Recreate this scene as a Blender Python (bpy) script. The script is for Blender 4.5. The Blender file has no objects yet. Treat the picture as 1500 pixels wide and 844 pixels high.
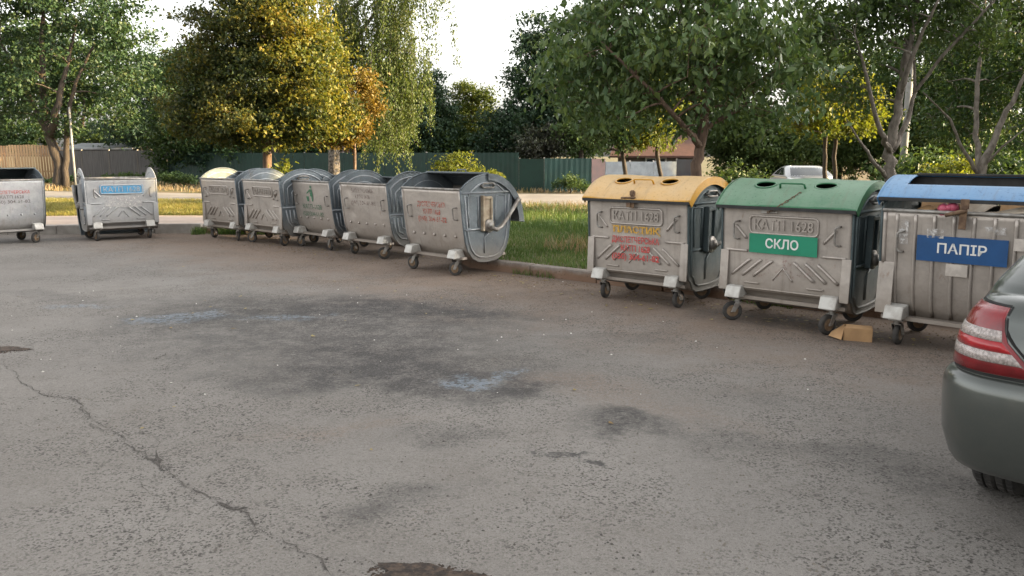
import bpy, math, random
import numpy as np
from mathutils import Vector, Matrix, Quaternion

random.seed(7)
RNG = np.random.default_rng(11)
S = bpy.context.scene
COL = S.collection
R = math.radians

# ---------------------------------------------------------------- camera
PITCH, HC, FPX = R(9.8), 1.70, 1133.0
cam_d = bpy.data.cameras.new('camera')
cam_d.sensor_width = 36.0
cam_d.lens = FPX * 36.0 / 1500.0
cam_d.clip_start, cam_d.clip_end = 0.05, 2000.0
cam = bpy.data.objects.new('camera', cam_d)
cam.location = (0, 0, HC)
cam.rotation_euler = (R(90) - PITCH, 0, 0)
COL.objects.link(cam)
S.camera = cam

# ---------------------------------------------------------------- sky, sun, exposure
SUN_AZ, SUN_EL = R(95), R(14)
world = bpy.data.worlds.new('World')
S.world = world
world.use_nodes = True
wn, wl = world.node_tree.nodes, world.node_tree.links
wn.clear()
sky = wn.new('ShaderNodeTexSky')
sky.sky_type = 'NISHITA'
sky.sun_disc = False
sky.sun_elevation, sky.sun_rotation = SUN_EL, SUN_AZ
sky.air_density, sky.dust_density, sky.ozone_density = 1.0, 4.0, 1.0
hsv = wn.new('ShaderNodeHueSaturation')
hsv.inputs['Saturation'].default_value = 0.16
bg = wn.new('ShaderNodeBackground')
bg.inputs['Strength'].default_value = 0.15
wo = wn.new('ShaderNodeOutputWorld')
wl.new(sky.outputs[0], hsv.inputs['Color'])
warm = wn.new('ShaderNodeMix')          # hazy evening sky: slightly warm overall
warm.data_type, warm.blend_type = 'RGBA', 'MULTIPLY'
warm.inputs[0].default_value = 1.0
warm.inputs[7].default_value = (1.0, 0.975, 0.94, 1)
wl.new(hsv.outputs[0], warm.inputs[6])
wl.new(warm.outputs[2], bg.inputs['Color'])
wl.new(bg.outputs[0], wo.inputs['Surface'])

sun_d = bpy.data.lights.new('sun', 'SUN')
sun_d.energy, sun_d.angle, sun_d.color = 3.8, R(0.6), (1.0, 0.71, 0.31)
sun = bpy.data.objects.new('sun', sun_d)
sv = Vector((math.cos(SUN_EL) * math.sin(SUN_AZ), math.cos(SUN_EL) * math.cos(SUN_AZ), math.sin(SUN_EL)))
sun.rotation_euler = sv.to_track_quat('Z', 'Y').to_euler()
sun.location = sv * 60
COL.objects.link(sun)

S.view_settings.view_transform = 'Standard'
S.view_settings.look = 'None'
S.view_settings.exposure = 2.35
S.view_settings.gamma = 1.0
S.render.engine = 'CYCLES'
S.cycles.max_bounces = 6
S.cycles.transparent_max_bounces = 8
S.cycles.caustics_reflective = S.cycles.caustics_refractive = False

# ---------------------------------------------------------------- helpers
def world_at(px, py, Y):
    """point at forward distance Y seen at photo pixel (1500 x 844)"""
    u, v = (px - 750) / FPX, -(py - 422) / FPX
    d = Vector((u, math.cos(PITCH) + v * math.sin(PITCH), -math.sin(PITCH) + v * math.cos(PITCH)))
    return Vector((0, 0, HC)) + d * (Y / d.y)

def ground_at(px, py, z=0.0):
    u, v = (px - 750) / FPX, -(py - 422) / FPX
    d = Vector((u, math.cos(PITCH) + v * math.sin(PITCH), -math.sin(PITCH) + v * math.cos(PITCH)))
    return Vector((0, 0, HC)) + d * ((z - HC) / d.z)

def tag(o, label=None, cat=None, group=None, kind=None):
    if label: o['label'] = label
    if cat: o['category'] = cat
    if group: o['group'] = group
    if kind: o['kind'] = kind
    return o

def empty(name, loc=(0, 0, 0), rz=0.0):
    o = bpy.data.objects.new(name, None)
    o.empty_display_size = 0.2
    o.location = loc
    o.rotation_euler = (0, 0, rz)
    COL.objects.link(o)
    return o

class MB:
    def __init__(s):
        s.v, s.f, s.sm, s.mi = [], [], [], []
    def add(s, verts, faces, smooth=False, mi=0):
        b = len(s.v)
        s.v += [tuple(p) for p in verts]
        for f in faces:
            s.f.append(tuple(b + i for i in f)); s.sm.append(smooth); s.mi.append(mi)
    def box(s, c, size, rot=None, taper=1.0, mi=0):
        hx, hy, hz = size[0] / 2, size[1] / 2, size[2] / 2
        P = []
        for z, k in ((-hz, 1), (hz, taper)):
            P += [Vector((-hx * k, -hy * k, z)), Vector((hx * k, -hy * k, z)), Vector((hx * k, hy * k, z)), Vector((-hx * k, hy * k, z))]
        if rot is not None: P = [rot @ p for p in P]
        c = Vector(c)
        s.add([p + c for p in P], [(3, 2, 1, 0), (4, 5, 6, 7), (0, 1, 5, 4), (1, 2, 6, 5), (2, 3, 7, 6), (3, 0, 4, 7)], False, mi)
    def tube(s, pts, rad, n=8, cap=True, smooth=True, mi=0, flat=1.0):
        pts = [Vector(p) for p in pts]
        if not hasattr(rad, '__len__'): rad = [rad] * len(pts)
        V = []; up = None
        for i, p in enumerate(pts):
            a, b = pts[max(0, i - 1)], pts[min(len(pts) - 1, i + 1)]
            t = (b - a)
            if t.length < 1e-9: t = Vector((0, 0, 1))
            t.normalize()
            if up is None:
                up = Vector((0, 0, 1)) if abs(t.z) < 0.9 else Vector((0, 1, 0))
            x = up.cross(t)
            if x.length < 1e-6: x = Vector((1, 0, 0)).cross(t)
            x.normalize(); y = t.cross(x); up = y
            for k in range(n):
                an = 2 * math.pi * k / n
                V.append(p + x * (math.cos(an) * rad[i]) + y * (math.sin(an) * rad[i] * flat))
        F = []
        for i in range(len(pts) - 1):
            for k in range(n):
                F.append((i * n + k, i * n + (k + 1) % n, (i + 1) * n + (k + 1) % n, (i + 1) * n + k))
        s.add(V, F, smooth, mi)
        if cap:
            L = (len(pts) - 1) * n
            b = len(s.v) - len(V)
            s.f.append(tuple(b + k for k in reversed(range(n)))); s.sm.append(False); s.mi.append(mi)
            s.f.append(tuple(b + L + k for k in range(n))); s.sm.append(False); s.mi.append(mi)
    def lathe(s, prof, c, axis='x', n=24, smooth=True, mi=0):
        """prof = [(along axis, radius)]"""
        c = Vector(c); V = []
        for a, r in prof:
            for k in range(n):
                an = 2 * math.pi * k / n
                p, q = math.cos(an) * r, math.sin(an) * r
                V.append(c + (Vector((a, p, q)) if axis == 'x' else Vector((p, a, q)) if axis == 'y' else Vector((p, q, a))))
        F = []
        for i in range(len(prof) - 1):
            for k in range(n):
                F.append((i * n + k, i * n + (k + 1) % n, (i + 1) * n + (k + 1) % n, (i + 1) * n + k))
        F.append(tuple(reversed(range(n)))); F.append(tuple((len(prof) - 1) * n + k for k in range(n)))
        s.add(V, F, smooth, mi)
    def prism(s, poly, h0, h1, mi=0, top=True):
        n = len(poly)
        V = [(p[0], p[1], h0) for p in poly] + [(p[0], p[1], h1) for p in poly]
        F = [(i, (i + 1) % n, n + (i + 1) % n, n + i) for i in range(n)] + [tuple(range(n, 2 * n))]
        F.append(tuple(reversed(range(n))))
        s.add(V, F, False, mi)
    def build(s, name, mats, parent=None, loc=None, solid=None, bevel=None):
        me = bpy.data.meshes.new(name)
        me.from_pydata(s.v, [], s.f)
        me.polygons.foreach_set('use_smooth', s.sm)
        me.polygons.foreach_set('material_index', s.mi)
        for m in (mats if isinstance(mats, (list, tuple)) else [mats]): me.materials.append(m)
        me.update()
        o = bpy.data.objects.new(name, me)
        COL.objects.link(o)
        if parent: o.parent = parent
        if loc is not None: o.location = loc
        if solid:
            md = o.modifiers.new('solid', 'SOLIDIFY'); md.thickness = solid; md.offset = -1
        if bevel:
            md = o.modifiers.new('bevel', 'BEVEL'); md.width = bevel; md.segments = 2; md.limit_method = 'ANGLE'; md.angle_limit = R(40)
            md.harden_normals = False
        return o

def np_mesh(name, V, F, mat, parent=None, smooth=False):
    """V (n,3) array, F (m,k) int array"""
    me = bpy.data.meshes.new(name)
    k = F.shape[1]
    me.vertices.add(len(V)); me.vertices.foreach_set('co', np.ascontiguousarray(V, dtype=np.float32).ravel())
    me.loops.add(F.size); me.loops.foreach_set('vertex_index', np.ascontiguousarray(F, dtype=np.int32).ravel())
    me.polygons.add(len(F)); me.polygons.foreach_set('loop_start', np.arange(0, F.size, k, dtype=np.int32))
    if smooth: me.polygons.foreach_set('use_smooth', np.ones(len(F), dtype=bool))
    me.materials.append(mat)
    me.update(calc_edges=True)
    o = bpy.data.objects.new(name, me)
    COL.objects.link(o)
    if parent: o.parent = parent
    return o

# ---------------------------------------------------------------- materials
class NT:
    def __init__(s, name):
        s.m = bpy.data.materials.new(name); s.m.use_nodes = True
        s.n, s.l = s.m.node_tree.nodes, s.m.node_tree.links
        s.n.clear()
        s.out = s.n.new('ShaderNodeOutputMaterial')
    def node(s, t, ins=None, **kw):
        x = s.n.new(t)
        for k, v in kw.items(): setattr(x, k, v)
        for k, v in (ins or {}).items(): s.set(x.inputs[k], v)
        return x
    def set(s, sock, v):
        if isinstance(v, bpy.types.NodeSocket): s.l.new(v, sock)
        elif isinstance(v, (tuple, list)) and len(v) == 3 and sock.type == 'RGBA': sock.default_value = (*v, 1)
        else: sock.default_value = v
    def math(s, op, a, b=0.0, clamp=False):
        x = s.n.new('ShaderNodeMath'); x.operation = op; x.use_clamp = clamp
        s.set(x.inputs[0], a); s.set(x.inputs[1], b)
        return x.outputs[0]
    def mix(s, f, a, b, typ='MIX'):
        x = s.n.new('ShaderNodeMix'); x.data_type = 'RGBA'; x.blend_type = typ
        s.set(x.inputs[0], f); s.set(x.inputs[6], a); s.set(x.inputs[7], b)
        return x.outputs[2]
    def noise(s, vec, scale, detail=4, rough=0.55):
        return s.node('ShaderNodeTexNoise', {'Vector': vec, 'Scale': scale, 'Detail': detail, 'Roughness': rough}).outputs[0]
    def ramp(s, v, a, b, lo=0.0, hi=1.0):
        x = s.node('ShaderNodeMapRange', {0: v, 1: a, 2: b, 3: lo, 4: hi}, interpolation_type='SMOOTHSTEP')
        return x.outputs[0]
    def vec(s, obj=True, rnd=True):
        tc = s.n.new('ShaderNodeTexCoord')
        v = tc.outputs['Object']
        if rnd:
            oi = s.n.new('ShaderNodeObjectInfo')
            sc = s.node('ShaderNodeVectorMath', {0: (37.0, 91.0, 53.0)}, operation='SCALE')
            s.l.new(oi.outputs['Random'], sc.inputs['Scale'])
            ad = s.node('ShaderNodeVectorMath', {0: v, 1: sc.outputs[0]}, operation='ADD')
            v = ad.outputs[0]
        return v
    def mapv(s, v, scale=(1, 1, 1), loc=(0, 0, 0), rot=(0, 0, 0), typ='POINT'):
        return s.node('ShaderNodeMapping', {'Vector': v, 'Scale': scale, 'Location': loc, 'Rotation': rot}, vector_type=typ).outputs[0]
    def bsdf(s, col, rough=0.6, metal=0.0, spec=0.5, bump=None, bstr=0.3, bdist=0.01, **kw):
        p = s.node('ShaderNodeBsdfPrincipled')
        s.set(p.inputs['Base Color'], col); s.set(p.inputs['Roughness'], rough); s.set(p.inputs['Metallic'], metal)
        s.set(p.inputs['Specular IOR Level'], spec)
        for k, v in kw.items(): s.set(p.inputs[k.replace('_', ' ')], v)
        if bump is not None:
            b = s.node('ShaderNodeBump', {'Height': bump, 'Strength': bstr, 'Distance': bdist})
            s.l.new(b.outputs[0], p.inputs['Normal'])
        return p.outputs[0]
    def done(s, sh):
        s.l.new(sh, s.out.inputs['Surface']); return s.m

def simple(name, c1, c2=None, scale=8.0, rough=0.6, metal=0.0, spec=0.4, bump=0.0, bscale=40.0, stretch=(1, 1, 1), **kw):
    t = NT(name); v = t.vec()
    c2 = c2 or tuple(x * 0.75 for x in c1)
    f = t.ramp(t.noise(t.mapv(v, stretch), scale, 5, 0.6), 0.35, 0.65)
    col = t.mix(f, c1, c2)
    b = t.noise(t.mapv(v, stretch), bscale, 3) if bump else None
    return t.done(t.bsdf(col, rough, metal, spec, b, bump, 0.01, **kw))

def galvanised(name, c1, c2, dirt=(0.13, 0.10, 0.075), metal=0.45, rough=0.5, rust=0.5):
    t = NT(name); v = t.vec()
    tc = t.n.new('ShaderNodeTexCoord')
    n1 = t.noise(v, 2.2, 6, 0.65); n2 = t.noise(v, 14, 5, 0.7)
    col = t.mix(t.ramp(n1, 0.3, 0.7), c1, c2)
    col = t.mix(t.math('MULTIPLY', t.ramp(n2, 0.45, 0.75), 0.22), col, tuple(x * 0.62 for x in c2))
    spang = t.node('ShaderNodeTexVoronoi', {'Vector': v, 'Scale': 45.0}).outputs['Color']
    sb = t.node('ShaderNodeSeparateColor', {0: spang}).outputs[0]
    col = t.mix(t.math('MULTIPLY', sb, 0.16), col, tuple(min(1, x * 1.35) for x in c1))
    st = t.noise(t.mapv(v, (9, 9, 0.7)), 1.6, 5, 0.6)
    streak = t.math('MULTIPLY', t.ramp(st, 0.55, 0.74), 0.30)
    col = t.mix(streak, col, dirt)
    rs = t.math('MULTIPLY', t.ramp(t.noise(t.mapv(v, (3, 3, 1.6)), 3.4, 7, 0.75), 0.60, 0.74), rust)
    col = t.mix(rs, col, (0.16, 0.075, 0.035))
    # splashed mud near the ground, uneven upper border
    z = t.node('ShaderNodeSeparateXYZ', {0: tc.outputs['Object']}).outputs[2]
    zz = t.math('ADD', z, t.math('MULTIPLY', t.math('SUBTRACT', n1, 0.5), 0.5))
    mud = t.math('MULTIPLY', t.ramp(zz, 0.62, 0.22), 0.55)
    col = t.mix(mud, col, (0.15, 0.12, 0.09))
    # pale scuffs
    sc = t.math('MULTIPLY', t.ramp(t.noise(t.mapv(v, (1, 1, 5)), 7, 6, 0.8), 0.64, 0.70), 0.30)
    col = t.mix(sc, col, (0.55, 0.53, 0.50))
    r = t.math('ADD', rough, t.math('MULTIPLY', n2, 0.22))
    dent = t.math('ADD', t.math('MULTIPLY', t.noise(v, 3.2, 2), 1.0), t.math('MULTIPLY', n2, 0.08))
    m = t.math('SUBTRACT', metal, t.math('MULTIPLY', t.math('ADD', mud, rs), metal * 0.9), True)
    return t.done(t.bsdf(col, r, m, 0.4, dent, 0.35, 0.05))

def faded_paint(name, c, keep=0.5, hi=0.25):
    """old paint that has flaked: the metal behind shows through"""
    t = NT(name); v = t.vec()
    n = t.noise(v, 26, 6, 0.7)
    f = t.ramp(n, keep - 0.16, keep + 0.1)
    col = t.mix(t.ramp(t.noise(v, 9, 4), 0.35, 0.65), c, tuple(x * 0.7 + hi * 0.12 for x in c))
    p = t.bsdf(col, 0.65)
    tr = t.node('ShaderNodeBsdfTransparent').outputs[0]
    mx = t.node('ShaderNodeMixShader', {0: f})
    t.l.new(p, mx.inputs[1]); t.l.new(tr, mx.inputs[2])
    return t.done(mx.outputs[0])

def plastic(name, c1, c2, dust=(0.42, 0.36, 0.28), dustf=0.35, rough=0.45):
    t = NT(name); v = t.vec()
    col = t.mix(t.ramp(t.noise(v, 3, 5, 0.6), 0.35, 0.65), c1, c2)
    geo = t.n.new('ShaderNodeNewGeometry')
    up = t.node('ShaderNodeSeparateXYZ', {0: geo.outputs['Normal']}).outputs[2]
    d = t.math('MULTIPLY', t.ramp(t.math('ADD', up, t.math('MULTIPLY', t.noise(v, 7, 6, 0.7), 0.7)), 0.5, 1.3), dustf)
    col = t.mix(d, col, dust)
    sp = t.math('MULTIPLY', t.ramp(t.noise(v, 38, 5, 0.7), 0.56, 0.68), 0.5)
    col = t.mix(sp, col, tuple(x * 0.45 for x in c2))
    gs = t.math('MULTIPLY', t.ramp(t.noise(t.mapv(v, (8, 0.9, 0.9)), 2.0, 6, 0.7), 0.52, 0.70), 0.35)
    col = t.mix(gs, col, (0.14, 0.115, 0.085))
    scr = t.math('MULTIPLY', t.ramp(t.noise(t.mapv(v, (1.2, 7, 7), rot=(0.3, 0.2, 0.5)), 9, 4, 0.7), 0.66, 0.70), 0.45)
    col = t.mix(scr, col, tuple(min(1, x * 1.3 + 0.08) for x in dust))
    return t.done(t.bsdf(col, rough, 0.0, 0.4, t.noise(v, 6, 4), 0.15, 0.03))

def leaf_mat(name, cols, trans=0.35, rough=0.5):
    """leaf colour varies leaf by leaf"""
    t = NT(name)
    geo = t.n.new('ShaderNodeNewGeometry')
    tc = t.n.new('ShaderNodeTexCoord')
    cr = t.node('ShaderNodeValToRGB')
    el = cr.color_ramp.elements
    el[0].position, el[0].color = 0.0, (*cols[0], 1)
    el[1].position, el[1].color = 1.0, (*cols[-1], 1)
    for i, c in enumerate(cols[1:-1]):
        e = el.new((i + 1) / (len(cols) - 1)); e.color = (*c, 1)
    f = t.math('ADD', t.math('MULTIPLY', geo.outputs['Random Per Island'], 0.62),
               t.math('MULTIPLY', t.ramp(t.noise(tc.outputs['Object'], 0.7, 3), 0.3, 0.7), 0.38))
    t.l.new(f, cr.inputs[0])
    col = cr.outputs[0]
    p = t.bsdf(col, rough, 0, 0.35)
    tl = t.node('ShaderNodeBsdfTranslucent', {'Color': t.mix(1.0, col, (1.0, 0.95, 0.45), 'MULTIPLY')}).outputs[0]
    mx = t.node('ShaderNodeMixShader', {0: trans})
    t.l.new(p, mx.inputs[1]); t.l.new(tl, mx.inputs[2])
    return t.done(mx.outputs[0])

M = {}
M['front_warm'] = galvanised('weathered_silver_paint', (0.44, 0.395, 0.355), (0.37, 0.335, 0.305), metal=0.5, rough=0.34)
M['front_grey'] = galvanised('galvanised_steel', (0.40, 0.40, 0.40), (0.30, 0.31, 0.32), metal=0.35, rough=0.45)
M['side_grey'] = galvanised('galvanised_side_shaded', (0.145, 0.170, 0.188), (0.095, 0.115, 0.13), metal=0.4, rough=0.5, rust=0.25)  # darker and bluer: shade of sides turned from the light, put into the colour
M['side_dark'] = galvanised('dark_side_shaded', (0.075, 0.10, 0.105), (0.05, 0.07, 0.075), metal=0.3, rough=0.5, rust=0.2)  # shade on the lidded containers' sides darkened into the base colour
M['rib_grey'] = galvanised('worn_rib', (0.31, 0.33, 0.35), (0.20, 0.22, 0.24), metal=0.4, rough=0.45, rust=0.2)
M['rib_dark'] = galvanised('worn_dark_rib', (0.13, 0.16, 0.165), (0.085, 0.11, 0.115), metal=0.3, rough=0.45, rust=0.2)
M['steel'] = simple('bare_steel', (0.32, 0.31, 0.29), (0.20, 0.18, 0.16), 12, 0.5, 0.6, bump=0.15)
M['rusty'] = simple('rusty_steel', (0.20, 0.13, 0.08), (0.10, 0.06, 0.04), 14, 0.8, 0.2, bump=0.3)
M['pad'] = simple('foot_pad_paint', (0.50, 0.49, 0.46), (0.36, 0.34, 0.31), 10, 0.55, 0.2, bump=0.1)
M['beige'] = simple('beige_bracket_paint', (0.40, 0.34, 0.25), (0.26, 0.20, 0.14), 9, 0.6, 0.1, bump=0.1)
M['tyre'] = simple('wheel_rubber', (0.030, 0.029, 0.028), (0.06, 0.055, 0.05), 10, 0.85, bump=0.2)
M['wheelhub'] = simple('wheel_hub', (0.22, 0.15, 0.09), (0.12, 0.08, 0.05), 12, 0.7, 0.2)
M['black'] = simple('black_rubber', (0.018, 0.018, 0.018), (0.03, 0.03, 0.03), 10, 0.7)
M['yellow_lid'] = plastic('yellow_lid_plastic', (0.60, 0.31, 0.035), (0.50, 0.26, 0.04), dust=(0.54, 0.41, 0.25), dustf=0.75)
M['green_lid'] = plastic('green_lid_plastic', (0.035, 0.17, 0.075), (0.025, 0.13, 0.06), dust=(0.20, 0.28, 0.21), dustf=0.7)
M['blue_lid'] = plastic('blue_lid_plastic', (0.06, 0.21, 0.44), (0.05, 0.17, 0.37), dust=(0.22, 0.33, 0.46), dustf=0.7)
M['red_text'] = faded_paint('faded_red_paint', (0.50, 0.05, 0.045), 0.66)
M['red_text_worn'] = faded_paint('worn_red_paint', (0.48, 0.09, 0.05), 0.55)
M['brown_text'] = faded_paint('faded_brown_paint', (0.12, 0.06, 0.055), 0.52)
M['dark_text'] = faded_paint('dark_stencil_paint', (0.10, 0.06, 0.06), 0.60)
M['green_text'] = faded_paint('faded_green_paint', (0.05, 0.17, 0.09), 0.60)
M['yellow_text'] = faded_paint('yellow_stencil_paint', (0.66, 0.36, 0.03), 0.62)
M['yellow_mist'] = faded_paint('yellow_overspray', (0.60, 0.38, 0.08), 0.44)
M['white_mist'] = faded_paint('white_overspray', (0.62, 0.60, 0.58), 0.50)
M['pink_mist'] = faded_paint('pink_worn_paint', (0.44, 0.20, 0.18), 0.36)
M['blue_paint'] = faded_paint('blue_sprayed_paint', (0.06, 0.28, 0.50), 0.70)
M['sign_green'] = simple('green_sign', (0.02, 0.24, 0.14), (0.018, 0.20, 0.115), 4, 0.45)
M['sign_blue'] = simple('blue_sign', (0.02, 0.085, 0.23), (0.018, 0.07, 0.19), 4, 0.45)
M['white'] = simple('white_lettering', (0.74, 0.74, 0.72), (0.62, 0.62, 0.60), 14, 0.5)
M['sticker'] = simple('paper_sticker', (0.55, 0.50, 0.45), (0.42, 0.38, 0.34), 14, 0.7)
M['cardboard'] = simple('cardboard', (0.42, 0.26, 0.13), (0.33, 0.20, 0.10), 6, 0.85, bump=0.1)
M['paper'] = simple('waste_paper', (0.50, 0.44, 0.36), (0.38, 0.30, 0.22), 6, 0.85)
M['pinkbag'] = simple('pink_bag_plastic', (0.50, 0.10, 0.16), (0.40, 0.07, 0.12), 6, 0.4)
M['bark_dark'] = simple('dark_bark', (0.070, 0.055, 0.042), (0.035, 0.028, 0.023), 7, 0.9, bump=0.8, bscale=22, stretch=(3, 3, 0.6))
M['bark_grey'] = simple('grey_bark', (0.20, 0.175, 0.15), (0.10, 0.085, 0.07), 7, 0.9, bump=0.6, bscale=20, stretch=(2, 2, 1))
M['bark_brown'] = simple('brown_bark', (0.17, 0.115, 0.085), (0.09, 0.06, 0.045), 7, 0.9, bump=0.6, bscale=22, stretch=(3, 3, 0.6))
M['bark_birch'] = simple('birch_bark', (0.20, 0.18, 0.16), (0.03, 0.026, 0.022), 9, 0.85, bump=0.5, bscale=14, stretch=(1.5, 1.5, 1.5))
M['concrete'] = simple('concrete', (0.34, 0.32, 0.29), (0.24, 0.22, 0.20), 3, 0.9, bump=0.3, bscale=60)
M['pole'] = simple('pole_concrete', (0.28, 0.28, 0.275), (0.21, 0.21, 0.205), 3, 0.85, bump=0.2)

# ================================================================= GROUND
# -- pothole / crack / stain spots are wear of the asphalt, plus contact shade painted under the containers, given in world metres
def asphalt():
    t = NT('worn_asphalt')
    geo = t.n.new('ShaderNodeNewGeometry')
    P = geo.outputs['Position']
    w1 = t.node('ShaderNodeTexNoise', {'Vector': P, 'Scale': 1.1, 'Detail': 6.0, 'Roughness': 0.65}).outputs['Color']
    off = t.node('ShaderNodeVectorMath', {0: w1, 1: (0.5, 0.5, 0.5)}, operation='SUBTRACT').outputs[0]
    off = t.node('ShaderNodeVectorMath', {0: off, 1: (1.5, 1.5, 0.0)}, operation='MULTIPLY').outputs[0]
    W = t.node('ShaderNodeVectorMath', {0: P, 1: off}, operation='ADD').outputs[0]
    big = t.noise(P, 0.35, 5, 0.6); mid = t.noise(P, 1.7, 6, 0.7); fine = t.noise(P, 28, 5, 0.75); gr = t.noise(P, 150, 3, 0.7)
    col = t.mix(t.ramp(big, 0.32, 0.68), (0.190, 0.176, 0.161), (0.246, 0.231, 0.214))
    col = t.mix(t.math('MULTIPLY', t.ramp(mid, 0.45, 0.75), 0.45), col, (0.165, 0.148, 0.132))
    col = t.mix(t.math('MULTIPLY', t.ramp(t.noise(P, 5.5, 7, 0.75), 0.48, 0.68), 0.35), col, (0.15, 0.135, 0.12))
    # brown dust towards the kerb
    band = t.node('ShaderNodeVectorMath', {0: P, 1: (0.634, 0.773, 0.0)}, operation='DOT_PRODUCT').outputs['Value']
    bf = t.math('MULTIPLY', t.ramp(t.math('ADD', band, t.math('MULTIPLY', t.math('SUBTRACT', mid, 0.5), 3.0)), 5.0, 8.2), 0.80)
    col = t.mix(bf, col, (0.225, 0.155, 0.110))
    def spot(cx, cy, rx, ry, rot, inner=0.12):
        v = t.mapv(W, (1 / rx, 1 / ry, 0), (0, 0, 0), (0, 0, rot), 'TEXTURE') if False else None
        sub = t.node('ShaderNodeVectorMath', {0: W, 1: (cx, cy, 0)}, operation='SUBTRACT').outputs[0]
        m = t.node('ShaderNodeVectorRotate', {'Vector': sub, 'Angle': -rot}, rotation_type='Z_AXIS').outputs[0]
        m = t.node('ShaderNodeVectorMath', {0: m, 1: (1 / rx, 1 / ry, 0)}, operation='MULTIPLY').outputs[0]
        L = t.node('ShaderNodeVectorMath', {0: m}, operation='LENGTH').outputs['Value']
        return t.ramp(L, 1.0, inner)
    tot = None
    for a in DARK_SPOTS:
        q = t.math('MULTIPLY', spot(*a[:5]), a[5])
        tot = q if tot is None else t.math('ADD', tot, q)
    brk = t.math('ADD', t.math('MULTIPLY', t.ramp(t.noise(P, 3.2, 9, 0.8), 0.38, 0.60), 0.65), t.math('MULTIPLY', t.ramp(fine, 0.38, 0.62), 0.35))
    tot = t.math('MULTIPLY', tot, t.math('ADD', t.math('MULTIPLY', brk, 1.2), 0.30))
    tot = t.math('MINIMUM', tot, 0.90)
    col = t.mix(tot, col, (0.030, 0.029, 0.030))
    brn = None
    for a in BROWN_SPOTS:
        s = t.math('MULTIPLY', spot(*a[:5]), a[5])
        brn = s if brn is None else t.math('ADD', brn, s)
    col = t.mix(t.math('MINIMUM', t.math('MULTIPLY', t.math('MULTIPLY', brn, 0.55), t.ramp(fine, 0.35, 0.6)), 0.8), col, (0.20, 0.125, 0.080))
    blu = None
    for a in BLUE_SPOTS:
        s = t.math('MULTIPLY', spot(*a[:5], 0.0), a[5])
        blu = s if blu is None else t.math('ADD', blu, s)
    blu = t.math('MULTIPLY', blu, t.ramp(t.noise(P, 15, 6, 0.8), 0.42, 0.60))
    col = t.mix(t.math('MINIMUM', blu, 0.62), col, (0.23, 0.29, 0.35))
    # aggregate: worn rough patches with pits, smoother dusty areas between
    vo = t.node('ShaderNodeTexVoronoi', {'Vector': P, 'Scale': 95.0}, feature='F1')
    cell = t.node('ShaderNodeSeparateColor', {0: vo.outputs['Color']}).outputs[0]
    rough_area = t.math('MULTIPLY', t.ramp(t.noise(P, 0.75, 6, 0.65), 0.42, 0.58), t.ramp(t.noise(P, 4.5, 6, 0.75), 0.36, 0.54))
    ra = t.math('ADD', t.math('MULTIPLY', rough_area, 0.85), 0.15)
    col = t.mix(t.math('MULTIPLY', t.math('MULTIPLY', t.ramp(cell, 0.42, 0.0), t.math('ADD', ra, 0.15)), 0.85), col, (0.06, 0.055, 0.05))
    col = t.mix(t.math('MULTIPLY', t.ramp(cell, 0.70, 1.0), 0.22), col, (0.33, 0.31, 0.285))
    jv = t.node('ShaderNodeVectorMath', {0: P, 1: t.node('ShaderNodeVectorMath', {0: off, 1: (0.15, 0.15, 0)}, operation='MULTIPLY').outputs[0]}, operation='ADD').outputs[0]
    pit = None
    for sc_, th in ((26.0, 0.55), (47.0, 0.58)):
        v2 = t.node('ShaderNodeTexVoronoi', {'Vector': jv, 'Scale': sc_}, feature='F1')
        c2 = t.node('ShaderNodeSeparateColor', {0: v2.outputs['Color']}).outputs[1]
        q = t.math('MULTIPLY', t.math('MULTIPLY', t.ramp(t.math('ADD', v2.outputs['Distance'], t.math('MULTIPLY', fine, 0.35)), 0.50, 0.28), t.ramp(c2, th, th + 0.06)), ra)
        pit = q if pit is None else t.math('MAXIMUM', pit, q)
    col = t.mix(t.math('MULTIPLY', pit, 0.9), col, (0.040, 0.037, 0.034))
    sp_ = t.ramp(t.noise(P, 13, 3, 0.6), 0.70, 0.74)
    col = t.mix(t.math('MULTIPLY', sp_, 0.6), col, (0.06, 0.055, 0.05))
    col = t.mix(t.math('MULTIPLY', t.ramp(gr, 0.42, 0.72), 0.62), col, (0.085, 0.078, 0.070))
    h = t.math('ADD', t.math('MULTIPLY', fine, 0.9), t.math('ADD', t.math('MULTIPLY', vo.outputs['Distance'], 0.5), t.math('MULTIPLY', pit, -0.9)))
    h = t.math('ADD', h, t.math('MULTIPLY', gr, 0.35))
    return t.done(t.bsdf(col, t.math('SUBTRACT', 0.92, t.math('MULTIPLY', tot, 0.22)), 0, 0.3, h, 0.6, 0.010))

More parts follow.
